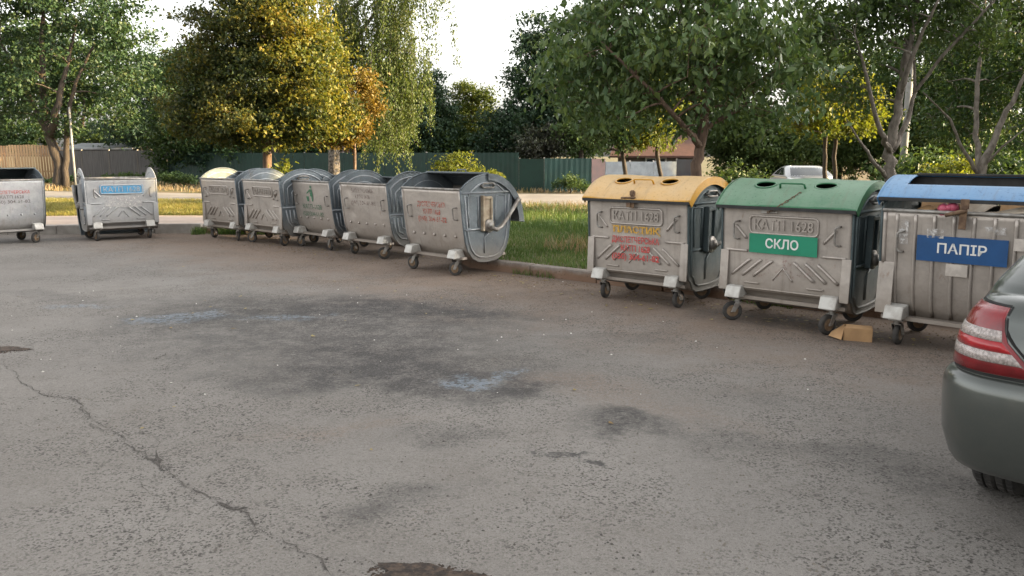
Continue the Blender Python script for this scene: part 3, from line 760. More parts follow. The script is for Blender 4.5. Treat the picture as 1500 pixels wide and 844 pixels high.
def container(label, loc, rz, kind, front_mat, side_mat, lid_mode, lid_mat, ribs='nested', swings=(0.2, 2.6, 1, 4), gear=True, lid_angle=88, name='waste_container', lid_lift=0.0, handles=True):
    root = empty(name, (loc[0], loc[1], loc[2] if len(loc) > 2 else 0.0), rz)
    tag(root, label, 'waste container', 'wheeled steel waste containers along the kerb')
    # --- body trough
    m = MB(); P = PROF_FULL[kind]; nx = 16
    P2 = []
    for (a, b_) in zip(P[:-1], P[1:]):
        for q in range(3): P2.append((a[0] + (b_[0] - a[0]) * q / 3, a[1] + (b_[1] - a[1]) * q / 3))
    P2.append(P[-1]); nx = 36; V = []
    dents = [(random.uniform(-0.55, 0.55), random.uniform(0.4, 1.15), random.uniform(0.06, 0.22), random.uniform(0.003, 0.012)) for _ in range(9)]
    for i in range(nx + 1):
        x = -BW / 2 + BW * i / nx
        for (y, z) in P2:
            e = min(1, (BW / 2 - abs(x)) / 0.08) * min(1, max(0, (1.215 - z) / 0.06))
            dd = sum(am * math.exp(-((x - cx) ** 2 + (z - cz) ** 2) / (r_ * r_)) for cx, cz, r_, am in dents) * e
            V.append((x, y + (dd if y < 0 else -dd), z))
    k = len(P2)
    m.add(V, [(i * k + j, i * k + j + 1, (i + 1) * k + j + 1, (i + 1) * k + j) for i in range(nx) for j in range(k - 1)], True)
    # bottom bearers
    m.box((0, -0.40, 0.262), (BW - 0.06, 0.09, 0.035)); m.box((0, 0.36, 0.262), (BW - 0.06, 0.09, 0.035))
    if kind == 'smooth':
        for i in range(5):
            x = -0.46 + 0.23 * i
            m.lathe([(0.0, 0.022), (-0.012, 0.018), (-0.018, 0.006)], (x, front_y(kind, 0.56), 0.56), 'y', 12)
        frib(m, kind, [(-BW / 2 + 0.015, 1.19), (-BW / 2 + 0.015, 0.40)], 0.014)
        frib(m, kind, [(BW / 2 - 0.015, 1.19), (BW / 2 - 0.015, 0.40)], 0.014)
    if kind == 'ribbed':
        for i in range(8):
            x = -0.52 + 0.149 * i
            frib(m, kind, [(x, 1.19), (x, 0.29)], 0.016, sub=14)
        frib(m, kind, [(-BW / 2 + 0.02, 1.2), (-BW / 2 + 0.02, 0.75)], 0.018)
    if kind == 'embossed':
        for sx in (-1, 1):
            frib(m, kind, [(sx * 0.37, 0.745), (sx * 0.60, 0.745)], 0.014)
            frib(m, kind, [(sx * 0.585, 0.72), (sx * 0.585, 0.37)], 0.010)
            frib(m, kind, [(sx * 0.385, 0.87), (sx * 0.50, 1.00)], 0.014)
            for q in (0, 1, 2):
                frib(m, kind, [(sx * (0.535 - 0.115 * q), 0.49), (sx * (0.335 - 0.115 * q), 0.665)], 0.015)
            frib(m, kind, [(sx * 0.24, 0.42), (sx * 0.40, 0.42)], 0.010)
            frib(m, kind, [(sx * 0.10, 0.47), (0, 0.60)], 0.008)
        frib(m, kind, [(-0.585, 0.365), (0.585, 0.365)], 0.010)
    body = m.build('body', front_mat, root, solid=0.006)
    # corner flange plates
    for sx in (-1, 1):
        fl = MB()
        if kind == 'smooth': continue
        w_, z0, z1 = (0.075, 0.33, 0.74) if kind == 'embossed' else (0.12, 0.30, 0.76)
        x0, x1 = (sx * BW / 2 - sx * w_, sx * BW / 2 + sx * 0.012)
        A = [(x0, front_y(kind, z1) - 0.016, z1), (x1, front_y(kind, z1) - 0.016, z1), (x1, front_y(kind, z1) - 0.03, z0), (x0, front_y(kind, z1) - 0.03, z0)]
        B = [(p[0], p[1] + 0.02, p[2]) for p in A]
        if sx < 0: A, B = [A[i] for i in (1, 0, 3, 2)], [B[i] for i in (1, 0, 3, 2)]
        fl.add(A + B, [(0, 3, 2, 1), (4, 5, 6, 7), (0, 1, 5, 4), (1, 2, 6, 5), (2, 3, 7, 6), (3, 0, 4, 7)])
        fl.build('corner_plate', front_mat, root, bevel=0.004)
    # rim
    m = MB()
    for sy in (-1, 1):
        m.tube([(-BW / 2, sy * 0.512, RIM), (BW / 2, sy * 0.512, RIM)], 0.017, 8)
    m.build('rim', M['steel'], root)
    # --- side panels with ears
    arc = ear_arc()
    outline = P + [(y, z) for y, z in arc[::-1]][1:-1]
    for sx in (-1, 1):
        m = MB(); x0 = sx * (BW / 2 + 0.003); x1 = sx * (BW / 2 + 0.011)
        n = len(outline)
        Va = [(x0, y, z) for y, z in outline]; Vb = [(x1, y, z) for y, z in outline]
        F = [tuple(range(n)), tuple(reversed(range(n, 2 * n)))] + [(i, (i + 1) % n, n + (i + 1) % n, n + i) for i in range(n)]
        m.add(Va + Vb, F)
        rim = [(x0 + sx * 0.004, y, z) for y, z in arc]
        m.tube(rim, 0.013, 6)
        m.tube([(x0 + sx * 0.004, y, z) for y, z in P], 0.012, 6)
        xr = x1 + sx * 0.001
        def scaled(k, cz, pts): return [(xr, y * k, cz + (z - cz) * k) for y, z in pts]
        if ribs == 'nested':
            for k in (0.86, 0.68, 0.50):
                up = [(-0.48 * k, 0.78)] + [(y * k, PIV_Z + 0.10 + (z - PIV_Z - 0.10) * k) for y, z in arc] + [(0.48 * k, 0.78)]
                m.tube([(xr, y, z) for y, z in up], 0.015, 6, mi=1)
                lo = [(-0.46 * k, 0.68), (-0.43 * k, 0.70 - 0.36 * k), (-0.28 * k, 0.70 - 0.43 * k)] if k < 0.8 else [(-0.46 * k, 0.68), (-0.40 * k, 0.45), (-0.25, 0.34), (0, 0.31), (0.25, 0.34), (0.40 * k, 0.45), (0.46 * k, 0.68)]
                m.tube([(xr, y, z) for y, z in lo], 0.015, 6, mi=1)
            m.tube([(xr, -0.47, 0.73), (xr, 0.47, 0.73)], 0.015, 6, mi=1)
        else:
            m.tube([(xr, y * 0.86, 0.62 + (z - 0.62) * 0.86) for y, z in P], 0.015, 6, mi=1)
            m.tube([(xr, -0.49, 1.17), (xr, 0.49, 1.17)], 0.016, 6, mi=1)
            m.tube([(xr, -0.43, 0.66), (xr, -0.12, 0.66)], 0.015, 6, mi=1)
            m.tube([(xr, 0.02, 0.60), (xr, -0.06, 0.54), (xr, -0.06, 0.31)], 0.017, 6, mi=1)
            m.tube([(xr, -0.36, 0.70), (xr, -0.38, 1.12), (xr, -0.18, 1.12), (xr, -0.18, 0.70)], 0.012, 6, mi=1)
            m.tube([(xr, 0.15, 0.72), (xr, 0.17, 1.12), (xr, 0.36, 1.12), (xr, 0.35, 0.72)], 0.012, 6, mi=1)
            m.tube([(xr, y * 0.72, PIV_Z + 0.16 + (z - PIV_Z - 0.16) * 0.80) for y, z in arc], 0.012, 6, mi=1)
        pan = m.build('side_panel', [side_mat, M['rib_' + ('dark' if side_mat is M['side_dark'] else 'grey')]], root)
        if gear:
            # lift bracket, trunnion hub, grip and lid arm
            g = MB()
            xb = x1 + sx * 0.03
            g.box((xb, -0.115, 0.88), (0.06, 0.035, 0.50)); g.box((xb, 0.045, 0.90), (0.05, 0.030, 0.40))
            g.box((xb, -0.035, 1.10), (0.06, 0.16, 0.035)); g.box((xb - sx * 0.01, -0.035, 0.88), (0.02, 0.14, 0.44))
            g.build('lift_bracket', M['beige'] if ribs == 'panel' and lid_mode == 'open' else side_mat, root, bevel=0.006)
            h = MB()
            h.lathe([(0, 0.095), (sx * 0.05, 0.095), (sx * 0.056, 0.088)] if sx > 0 else [(-0.056, 0.088), (-0.05, 0.095), (0, 0.095)], (x1, 0.0, PIV_Z), 'x', 24)
            h.lathe([(0, 0.055), (sx * 0.085, 0.055)] if sx > 0 else [(-0.085, 0.055), (0, 0.055)], (x1, 0.0, PIV_Z), 'x', 20)
            h.lathe([(0, 0.025), (sx * 0.11, 0.02)] if sx > 0 else [(-0.11, 0.02), (0, 0.025)], (x1, 0.0, PIV_Z), 'x', 14)
            h.build('trunnion', M['steel'], root)
            gr = MB()
            xg = x1 + sx * 0.035
            gr.tube([(x1, -0.13, 1.27), (xg, -0.12, 1.27), (xg, -0.10, 1.30), (xg, 0.08, 1.30), (xg, 0.11, 1.27), (x1, 0.12, 1.27), (xg, 0.10, 1.24), (xg, -0.10, 1.24), (x1, -0.13, 1.27)], 0.012, 6)
            gr.build('grip', M['steel'], root)
    # --- front handles
    if handles:
        for sx in (-1, 1):
            m = MB(); z0, z1 = (0.86, 1.04) if kind != 'smooth' else (0.80, 0.97); xh = sx * 0.50
            ya, yb = front_y(kind, z0), front_y(kind, z1)
            m.tube([(xh + 0.04, yb, z1), (xh + 0.035, yb - 0.035, z1), (xh + 0.012, yb - 0.042, z1 - 0.006), (xh, yb - 0.042, z1 - 0.025), (xh, ya - 0.042, z0 + 0.025), (xh + 0.012, ya - 0.042, z0 + 0.006), (xh + 0.035, ya - 0.035, z0), (xh + 0.04, ya, z0)], 0.010, 7)
            m.build('handle', M['steel'], root)
    # --- casters and foot pads
    for (px, py, sw) in ((-0.48, -0.40, swings[0]), (0.48, -0.40, swings[1]), (-0.48, 0.36, swings[2]), (0.48, 0.36, swings[3])):
        caster(root, px, py, sw, M['wheelhub'])
        if py < 0:
            m = MB()
            yt = front_y(kind, 0.385)
            A = [(px - 0.080, yt - 0.006, 0.385), (px + 0.080, yt - 0.006, 0.385), (px + 0.080, -0.525, 0.375), (px - 0.080, -0.525, 0.375),
                 (px - 0.080, -0.565, 0.262), (px + 0.080, -0.565, 0.262), (px + 0.080, -0.34, 0.254), (px - 0.080, -0.34, 0.254)]
            m.add(A, [(0, 3, 2, 1), (3, 4, 5, 2), (4, 7, 6, 5), (0, 7, 4, 3), (1, 2, 5, 6), (0, 1, 6, 7)])
            m.build('foot_pad', M['pad'], root, bevel=0.010)
    # --- lid
    W2 = BW + 0.075
    if lid_mode == 'open':
        lp = MB()
        a0, a1 = R(134), R(46)
        g = arc_lid_mesh(W2, a0, a1, nx=12, na=30)
        lp.add(g.v, g.f, True)
        lid_end_bands(lp, W2, a0, a1, LID_R, 0.10)
        for i in range(3):
            a = R(70 + 20 * i)
            lp.tube([(-W2 / 2 + 0.05, (LID_R + .002) * math.cos(a), (LID_R + .002) * math.sin(a)), (W2 / 2 - 0.05, (LID_R + .002) * math.cos(a), (LID_R + .002) * math.sin(a))], 0.012, 5)
        for a in (a0, a1):
            lp.tube([(-W2 / 2, LID_R * math.cos(a), LID_R * math.sin(a)), (W2 / 2, LID_R * math.cos(a), LID_R * math.sin(a))], 0.014, 6)
        lp.tube([(-0.10, (LID_R) * math.cos(R(126)), LID_R * math.sin(R(126))), (-0.09, (LID_R + .05) * math.cos(R(126)), (LID_R + .05) * math.sin(R(126))), (0.09, (LID_R + .05) * math.cos(R(126)), (LID_R + .05) * math.sin(R(126))), (0.10, LID_R * math.cos(R(126)), LID_R * math.sin(R(126)))], 0.009, 6)
        lid = lp.build('lid', lid_mat, root, loc=(0, 0, PIV_Z))
        lid.rotation_euler = (R(-(134 - lid_angle)), 0, 0)
        md = lid.modifiers.new('solid', 'SOLIDIFY'); md.thickness = 0.006; md.offset = 0
        if gear:
            for sx in (-1, 1):
                ar = MB(); xa = sx * (BW / 2 + 0.085)
                th = R(8 + (88 - lid_angle) * -1)
                e = Vector((0, (LID_R + 0.02) * math.cos(th), (LID_R + 0.02) * math.sin(th)))
                pa = [Vector((xa, 0.0, PIV_Z - 0.02)), Vector((xa, 0.12, PIV_Z - 0.06)), Vector((xa, 0.22, PIV_Z - 0.01)), Vector((xa, 0.34, PIV_Z + 0.10)), Vector((xa, 0.52, PIV_Z + 0.30)), Vector((xa, 0.56, PIV_Z + 0.36)), Vector((xa * 0.985, 0.60, PIV_Z + 0.34))]
                ar.tube(pa, 0.030, 10)
                ar.build('lid_arm', M['steel'], root)
    return root

# fitted positions of the nine containers (x, y, rotation)
BINS = dict(L0=(-9.91, 15.0, R(50)), L1=(-8.07, 15.92, R(36)), A=(-5.56, 15.96, R(-39.2)), B=(-4.41, 15.07, R(-41.3)), C=(-3.30, 14.42, R(-44)), D=(-2.13, 13.27, R(-43)),
            E=(-0.82, 11.47, R(-44)), Y=(1.72, 9.12, R(-40)), G=(2.97, 7.86, R(-42)), U=(4.09, 6.76, R(-44)))

def lid_closed(root, mat, span=(R(139), R(44)), holes=True, lift=0.0, width=BW + 0.10, rr=LID_R + 0.02, handle=True):
    hs = ((-0.30, R(112) * rr, 0.105, 0.075), (0.30, R(112) * rr, 0.105, 0.075)) if holes else ()
    g = arc_lid_mesh(width, span[0], span[1], hs, None, 72, 44, rr)
    ph_ = random.uniform(0, 6)
    g.v = [(x, y, z + 0.006 * math.sin(x * 4.1 + ph_) + 0.004 * math.sin(x * 9.0 + y * 7 + ph_)) for x, y, z in g.v]
    lid_end_bands(g, width, span[0], span[1], rr, 0.085)
    lid = g.build('lid', mat, root, loc=(0, 0, PIV_Z + lift))
    md = lid.modifiers.new('solid', 'SOLIDIFY'); md.thickness = 0.008; md.offset = -1
    lip = MB(); a = span[0]
    y, z = rr * math.cos(a), rr * math.sin(a)
    lip.box((0, y + 0.004, z - 0.012), (width - 0.01, 0.022, 0.032))
    lip.build('rubber_lip', M['black'], lid)
    if handle:
        h = MB(); q = []
        for x_, o_ in ((-0.125, 0.0), (-0.12, 0.045), (-0.10, 0.055), (0.10, 0.055), (0.12, 0.045), (0.125, 0.0)):
            aa = R(117 - 60 * 0.0); q.append((x_, (rr + o_) * math.cos(aa), (rr + o_) * math.sin(aa)))
        h.tube(q, 0.011, 7); h.build('lid_handle', mat, lid)
    for hx, hs_, rx, rs in hs:
        ring = MB(); q = []
        for k_ in range(33):
            t_ = 2 * math.pi * k_ / 32; s_ = hs_ + rs * math.sin(t_); q.append((hx + rx * math.cos(t_), (rr + 0.002) * math.cos(s_ / rr), (rr + 0.002) * math.sin(s_ / rr)))
        ring.tube(q, 0.010, 6, cap=False); ring.build('port_rim', mat if mat is not M['yellow_lid'] else mat, lid)
    return lid

def rear_arm(root):
    for sx in (1,):
        m = MB(); xa = BW / 2 + 0.085
        m.tube([(xa, 0.02, PIV_Z - 0.02), (xa, 0.20, PIV_Z + 0.02), (xa, 0.36, PIV_Z + 0.16), (xa, 0.44, PIV_Z + 0.36), (xa, 0.46, PIV_Z + 0.70)], 0.022, 8)
        m.tube([(xa - 0.03, 0.46, PIV_Z + 0.68), (xa + 0.08, 0.46, PIV_Z + 0.68)], 0.028, 10)
        m.build('lid_arm', M['steel'], root)

def nameplate(root, x0=-0.36, x1=0.34, z0=0.91, z1=1.09, mat=None, text=True, fill=None, name='nameplate'):
    kind = 'embossed'; m = MB(); r = 0.04; q = []
    for cx, cz, a0 in ((x1 - r, z1 - r, 0), (x0 + r, z1 - r, 90), (x0 + r, z0 + r, 180), (x1 - r, z0 + r, 270)):
        for i in range(6):
            a = R(a0 + 18 * i); q.append((cx + r * math.cos(a), cz + r * math.sin(a)))
    q.append(q[0])
    m.tube([(x, front_y(kind, z) - 0.003, z) for x, z in q], 0.012, 6, cap=False)
    pl = m.build(name, mat, root)
    if fill:
        p = MB(); c = ((x0 + x1) / 2, (z0 + z1) / 2)
        V = [(c[0], front_y(kind, c[1]) - 0.006, c[1])] + [(c[0] + (x - c[0]) * 1.05, front_y(kind, z) - 0.006, c[1] + (z - c[1]) * 1.12) for x, z in q[:-1]]
        n = len(q) - 1
        p.add(V, [(0, 1 + i, 1 + (i + 1) % n) for i in range(n)]); p.build('sprayed_patch', fill, pl)
    if text:
        lettering(pl, kind, 'КАТП 1628', (x0 + x1) / 2, (z0 + z1) / 2 - 0.004, 0.14, mat, 0.004, 0.0, (x1 - x0) * 0.86, thick=0.010)
    return pl

b = BINS
# --- far left, cut by the picture edge
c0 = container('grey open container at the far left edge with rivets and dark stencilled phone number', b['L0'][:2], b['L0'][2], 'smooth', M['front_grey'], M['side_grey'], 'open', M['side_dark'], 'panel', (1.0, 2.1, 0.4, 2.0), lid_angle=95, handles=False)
lettering(c0, 'smooth', 'ДИСПЕТЧЕРСЬКА', 0.08, 0.99, 0.085, M['red_text'], width=0.62)
lettering(c0, 'smooth', 'КАТП 1628', 0.08, 0.90, 0.085, M['dark_text'], width=0.40)
lettering(c0, 'smooth', '(050) 304-61-82', 0.08, 0.81, 0.085, M['dark_text'], width=0.62)
# --- blue nameplate
c1 = container('grey open container with blue sprayed nameplate and pale worn patch standing before the footpath', b['L1'][:2], b['L1'][2], 'embossed', M['front_grey'], M['front_grey'], 'open', M['side_grey'], 'nested', (0.3, 0.1, 2.0, 0.5), lid_angle=30)
nameplate(c1, -0.38, 0.38, 0.93, 1.10, M['front_grey'], True, M['blue_paint'])
front_patch(c1, 'sprayed_patch', 'embossed', -0.32, 0.36, 0.66, 0.88, M['white_mist'], 0.018)
# --- the row of five
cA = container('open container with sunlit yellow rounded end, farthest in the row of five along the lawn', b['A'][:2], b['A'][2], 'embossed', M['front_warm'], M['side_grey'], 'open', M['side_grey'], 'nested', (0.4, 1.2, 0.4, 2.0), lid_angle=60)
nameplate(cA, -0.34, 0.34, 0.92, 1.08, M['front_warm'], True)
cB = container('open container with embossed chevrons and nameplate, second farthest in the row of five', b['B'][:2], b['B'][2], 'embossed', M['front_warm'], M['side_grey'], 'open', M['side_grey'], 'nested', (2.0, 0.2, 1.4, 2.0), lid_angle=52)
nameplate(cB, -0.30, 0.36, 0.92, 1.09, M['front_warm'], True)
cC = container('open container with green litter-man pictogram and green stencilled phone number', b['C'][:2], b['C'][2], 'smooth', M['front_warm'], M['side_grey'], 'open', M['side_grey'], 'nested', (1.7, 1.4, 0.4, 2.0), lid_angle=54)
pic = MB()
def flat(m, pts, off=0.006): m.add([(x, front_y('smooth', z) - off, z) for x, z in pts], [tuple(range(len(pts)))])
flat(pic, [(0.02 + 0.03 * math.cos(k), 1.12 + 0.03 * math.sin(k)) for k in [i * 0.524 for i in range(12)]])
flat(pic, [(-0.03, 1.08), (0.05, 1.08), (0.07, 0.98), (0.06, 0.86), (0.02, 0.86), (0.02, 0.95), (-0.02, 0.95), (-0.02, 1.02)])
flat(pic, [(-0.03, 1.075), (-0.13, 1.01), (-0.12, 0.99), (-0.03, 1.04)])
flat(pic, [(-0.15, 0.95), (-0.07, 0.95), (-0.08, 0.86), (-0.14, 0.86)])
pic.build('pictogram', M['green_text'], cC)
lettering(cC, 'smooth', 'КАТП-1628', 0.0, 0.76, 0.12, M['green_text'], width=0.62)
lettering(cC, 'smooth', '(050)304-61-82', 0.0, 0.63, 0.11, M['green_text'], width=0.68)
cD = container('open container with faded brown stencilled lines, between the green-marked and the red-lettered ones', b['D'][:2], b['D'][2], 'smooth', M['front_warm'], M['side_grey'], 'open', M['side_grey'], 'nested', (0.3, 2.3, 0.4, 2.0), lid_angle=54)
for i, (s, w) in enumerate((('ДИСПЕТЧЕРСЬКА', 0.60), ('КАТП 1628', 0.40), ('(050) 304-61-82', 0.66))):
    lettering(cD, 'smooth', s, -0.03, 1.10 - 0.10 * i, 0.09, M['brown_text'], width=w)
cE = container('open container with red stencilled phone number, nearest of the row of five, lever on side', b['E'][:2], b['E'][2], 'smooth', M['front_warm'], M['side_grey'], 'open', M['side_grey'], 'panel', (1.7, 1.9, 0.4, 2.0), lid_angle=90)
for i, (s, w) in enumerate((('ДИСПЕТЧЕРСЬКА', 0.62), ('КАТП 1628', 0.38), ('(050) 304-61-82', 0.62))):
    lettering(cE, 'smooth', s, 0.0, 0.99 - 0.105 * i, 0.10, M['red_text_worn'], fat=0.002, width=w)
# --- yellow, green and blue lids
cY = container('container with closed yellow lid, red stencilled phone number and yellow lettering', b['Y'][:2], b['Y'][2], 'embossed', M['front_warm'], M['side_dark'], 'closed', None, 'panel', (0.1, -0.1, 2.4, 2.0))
lidY = lid_closed(cY, M['yellow_lid']); rear_arm(cY)
nameplate(cY, -0.35, 0.33, 0.92, 1.10, M['front_warm'], True)
front_patch(cY, 'sprayed_patch', 'embossed', -0.33, 0.31, 0.80, 0.90, M['yellow_mist'], 0.0035)
lettering(cY, 'embossed', 'ПЛАСТИК', -0.01, 0.85, 0.10, M['yellow_text'], 0.006, 0.003, 0.60)
for i, (s, w) in enumerate((('ДИСПЕТЧЕРСЬКА', 0.62), ('КАТП 1628', 0.38), ('(050) 304-61-82', 0.62))):
    lettering(cY, 'embossed', s, -0.01, 0.735 - 0.098 * i, 0.095, M['red_text'], 0.019, 0.0025, w)
hp = MB()
hp.box((-0.02, -0.553, 1.205), (0.045, 0.012, 0.20)); hp.box((-0.02, -0.555, 1.27), (0.06, 0.03, 0.05)); hp.tube([(-0.17, -0.55, 1.215), (0.02, -0.56, 1.225)], 0.012, 8)
hp.box((-0.06, -0.565, 1.14), (0.05, 0.03, 0.05))
hp.build('latch', M['rusty'], cY, bevel=0.004)

cG = container('container with closed green lid, green glass sign and a loose chain', b['G'][:2], b['G'][2], 'embossed', M['front_warm'], M['side_dark'], 'closed', None, 'panel', (2.2, 2.75, 2.4, 2.0))
lidG = lid_closed(cG, M['green_lid']); rear_arm(cG)
nameplate(cG, -0.35, 0.33, 0.93, 1.10, M['front_warm'], True)
front_patch(cG, 'sprayed_patch', 'embossed', -0.30, 0.30, 0.50, 0.735, M['pink_mist'], 0.0035)
sg = front_patch(cG, 'sign_plate', 'embossed', -0.345, 0.335, 0.735, 0.925, M['sign_green'], 0.019, thick=0.003)
lettering(sg, 'embossed', 'СКЛО', -0.01, 0.83, 0.125, M['white'], 0.0245, 0.003, 0.33)
ch = MB(); pts = []
P0, P1 = Vector((0.10, -0.42, 1.33)), Vector((-0.14, -0.545, 1.15))
n = 13
for i in range(n):
    t = i / (n - 1); p = P0.lerp(P1, t) + Vector((0.0, -0.10 * math.sin(math.pi * t) * 0.7, -0.02 * math.sin(math.pi * t)))
    d = (P1 - P0).normalized(); sd = Vector((0, -1, 0.3)).normalized() if i % 2 else d.cross(Vector((0, -1, 0.3))).normalized()
    ch.tube([p + d * 0.018 * math.cos(a) + sd * 0.010 * math.sin(a) for a in [k * math.pi / 4 for k in range(9)]], 0.0042, 5, cap=False)
ch.build('chain', M['rusty'], cG)
br = MB(); br.box((-0.17, -0.535, 1.15), (0.10, 0.02, 0.035)); br.tube([(-0.14, -0.54, 1.15), (-0.05, -0.555, 1.145)], 0.008, 6); br.build('latch', M['steel'], cG, bevel=0.004)

cU = container('ribbed container with broken blue lid, blue paper sign and waste showing inside', b['U'][:2], b['U'][2], 'ribbed', M['front_warm'], M['side_dark'], 'closed', None, 'panel', (0.0, 0.4, 2.4, 2.0))
rr = LID_R + 0.02; wU = BW + 0.10; s0, s1 = R(131.5), R(44)
g = arc_lid_mesh(wU, s0, s1, (), (-0.50, 0.50, R(92) * rr, R(115.5) * rr), 54, 44, rr)
lid_end_bands(g, wU, s0, s1, rr, 0.09)
lidU = g.build('lid', M['blue_lid'], cU, loc=(0, -0.02, PIV_Z + 0.062))
md = lidU.modifiers.new('solid', 'SOLIDIFY'); md.thickness = 0.012; md.offset = -1
lp = MB()
lp.box((0, rr * math.cos(s0) + 0.004, rr * math.sin(s0) - 0.010), (wU - 0.01, 0.022, 0.03))
lp.build('rubber_lip', M['black'], lidU)
fp = MB(); fp.box((0, 0.01, rr - 0.085), (1.16, 0.012, 0.17)); fp.box((0, -0.03, rr + 0.006), (1.04, 0.06, 0.02)); fp.build('rubber_flap', M['black'], lidU, bevel=0.003)
sg = front_patch(cU, 'sign_plate', 'ribbed', -0.345, 0.335, 0.80, 1.02, M['sign_blue'], 0.021, thick=0.003)
lettering(sg, 'ribbed', 'ПАПІР', 0.0, 0.912, 0.115, M['white'], 0.0265, 0.002, 0.37)
front_patch(cU, 'paper_sticker', 'ribbed', -0.11, 0.055, 0.685, 0.79, M['sticker'], 0.021, thick=0.002)
front_patch(cU, 'paper_sticker', 'ribbed', 0.37, 0.50, 0.94, 1.04, M['sticker'], 0.021, thick=0.002)
front_patch(cU, 'torn_paper', 'ribbed', -0.27, -0.14, 1.00, 1.08, M['white_mist'], 0.026)
front_patch(cU, 'torn_paper', 'ribbed', -0.50, -0.42, 0.93, 1.14, M['white_mist'], 0.019)
front_patch(cU, 'torn_paper', 'ribbed', 0.16, 0.31, 1.06, 1.12, M['white_mist'], 0.024)
hp = MB(); hp.box((0.0, -0.555, 1.18), (0.055, 0.014, 0.18)); hp.box((0.01, -0.575, 1.30), (0.06, 0.03, 0.08)); hp.tube([(-0.13, -0.56, 1.20), (-0.05, -0.575, 1.225), (0.03, -0.575, 1.25)], 0.018, 8)
hp.build('latch', M['rusty'], cU, bevel=0.004)

# waste lying in the blue-lidded container (each piece its own thing)
def in_bin(p, B=b['U']):
    c, s = math.cos(B[2]), math.sin(B[2]); return Vector((B[0] + c * p[0] - s * p[1], B[1] + s * p[0] + c * p[1], p[2]))
def sheet_piece(name, label, p, size, rx, ry, rz, mat):
    m = MB(); n = 6; V = []
    for j in range(n + 1):
        for i in range(n + 1):
            u, v = i / n - 0.5, j / n - 0.5
            V.append((u * size[0], v * size[1], 0.03 * math.sin(u * 5 + rz) + 0.02 * math.sin(v * 6)))
    F = [(j * (n + 1) + i, j * (n + 1) + i + 1, (j + 1) * (n + 1) + i + 1, (j + 1) * (n + 1) + i) for j in range(n) for i in range(n)]
    m.add(V, F, False); o = m.build(name, mat, solid=0.006)
    o.location = in_bin(p); o.rotation_euler = (rx, ry, rz + b['U'][2])
    return tag(o, label, 'waste paper', 'waste in the blue-lidded container')
sheet_piece('cardboard_piece', 'brown cardboard sheet under the left part of the open blue lid', (-0.28, -0.15, 1.28), (0.30, 0.3, 0), 0.25, 0.1, 0.3, M['cardboard'])
sheet_piece('cardboard_piece', 'crumpled cardboard in the middle of the opening of the blue lid', (0.02, -0.14, 1.29), (0.3, 0.25, 0), 0.35, -0.15, 1.1, M['paper'])
sheet_piece('cardboard_piece', 'cardboard flap at the right of the opening of the blue lid', (0.34, -0.14, 1.28), (0.32, 0.3, 0), 0.3, 0.12, 0.2, M['cardboard'])
sheet_piece('cardboard_piece', 'folded brown cardboard poking out between rim and blue lid', (-0.36, -0.42, 1.225), (0.20, 0.14, 0), 0.1, 0.04, 0.2, M['cardboard'])
sheet_piece('paper_sheet', 'pale paper sheets under the blue lid beside the latch', (0.28, -0.44, 1.235), (0.50, 0.14, 0), 0.15, 0.0, 0.0, M['paper'])
pk = MB()
for k in range(14):
    a = k * 0.7; r_ = 0.03 + 0.02 * math.sin(k * 2.1)
    pk.lathe([(-r_, 0.006), (-r_ * 0.6, r_ * 0.8), (0, r_), (r_ * 0.6, r_ * 0.8), (r_, 0.006)], (0.05 * math.cos(a), 0.035 * math.sin(a), 0.02 * math.sin(a * 1.7)), 'z', 7)
po = pk.build('crumpled_bag', M['pinkbag']); po.location = in_bin((-0.13, -0.45, 1.245)); tag(po, 'crumpled pink bag poking out under the blue lid', 'bag')

# cardboard box on the asphalt
def cardboard_box():
    root = empty('cardboard_box', (3.22, 7.03, 0.0), R(-22))
    tag(root, 'flattened open cardboard box lying on the asphalt before the green-lidded container', 'cardboard box')
    m = MB(); L, D_, H = 0.24, 0.17, 0.12
    t = 0.005
    m.box((0, 0, t / 2 + 0.001), (L, D_, t)); m.box((0, -D_ / 2, H / 2), (L, t, H)); m.box((0, D_ / 2, H / 2), (L, t, H)); m.box((L / 2, 0, H / 2), (t, D_, H)); m.box((-L / 2, 0, H / 2), (t, D_, H))
    m.box((0.01, 0.01, H - 0.003), (L - 0.02, D_ - 0.02, t))
    m.build('carton', M['cardboard'], root)
    f = MB()
    f.add([(-L / 2, -D_ / 2, H * .95), (-L / 2, D_ / 2, H * .95), (-L / 2 - 0.10, D_ / 2 - 0.03, 0.05), (-L / 2 - 0.13, -0.02, 0.02), (-L / 2 - 0.02, -D_ / 2 - 0.04, 0.012)], [(0, 1, 2, 3, 4)])
    f.build('flap', M['cardboard'], root, solid=0.005)
    f2 = MB(); f2.add([(-L / 2, -D_ / 2, H), (L / 2, -D_ / 2, H), (L / 2 - 0.02, -D_ / 2 + 0.07, H + 0.015), (-L / 2 + 0.03, -D_ / 2 + 0.075, H + 0.02)], [(0, 1, 2, 3)])
    f2.build('flap', M['cardboard'], root, solid=0.005)
cardboard_box()

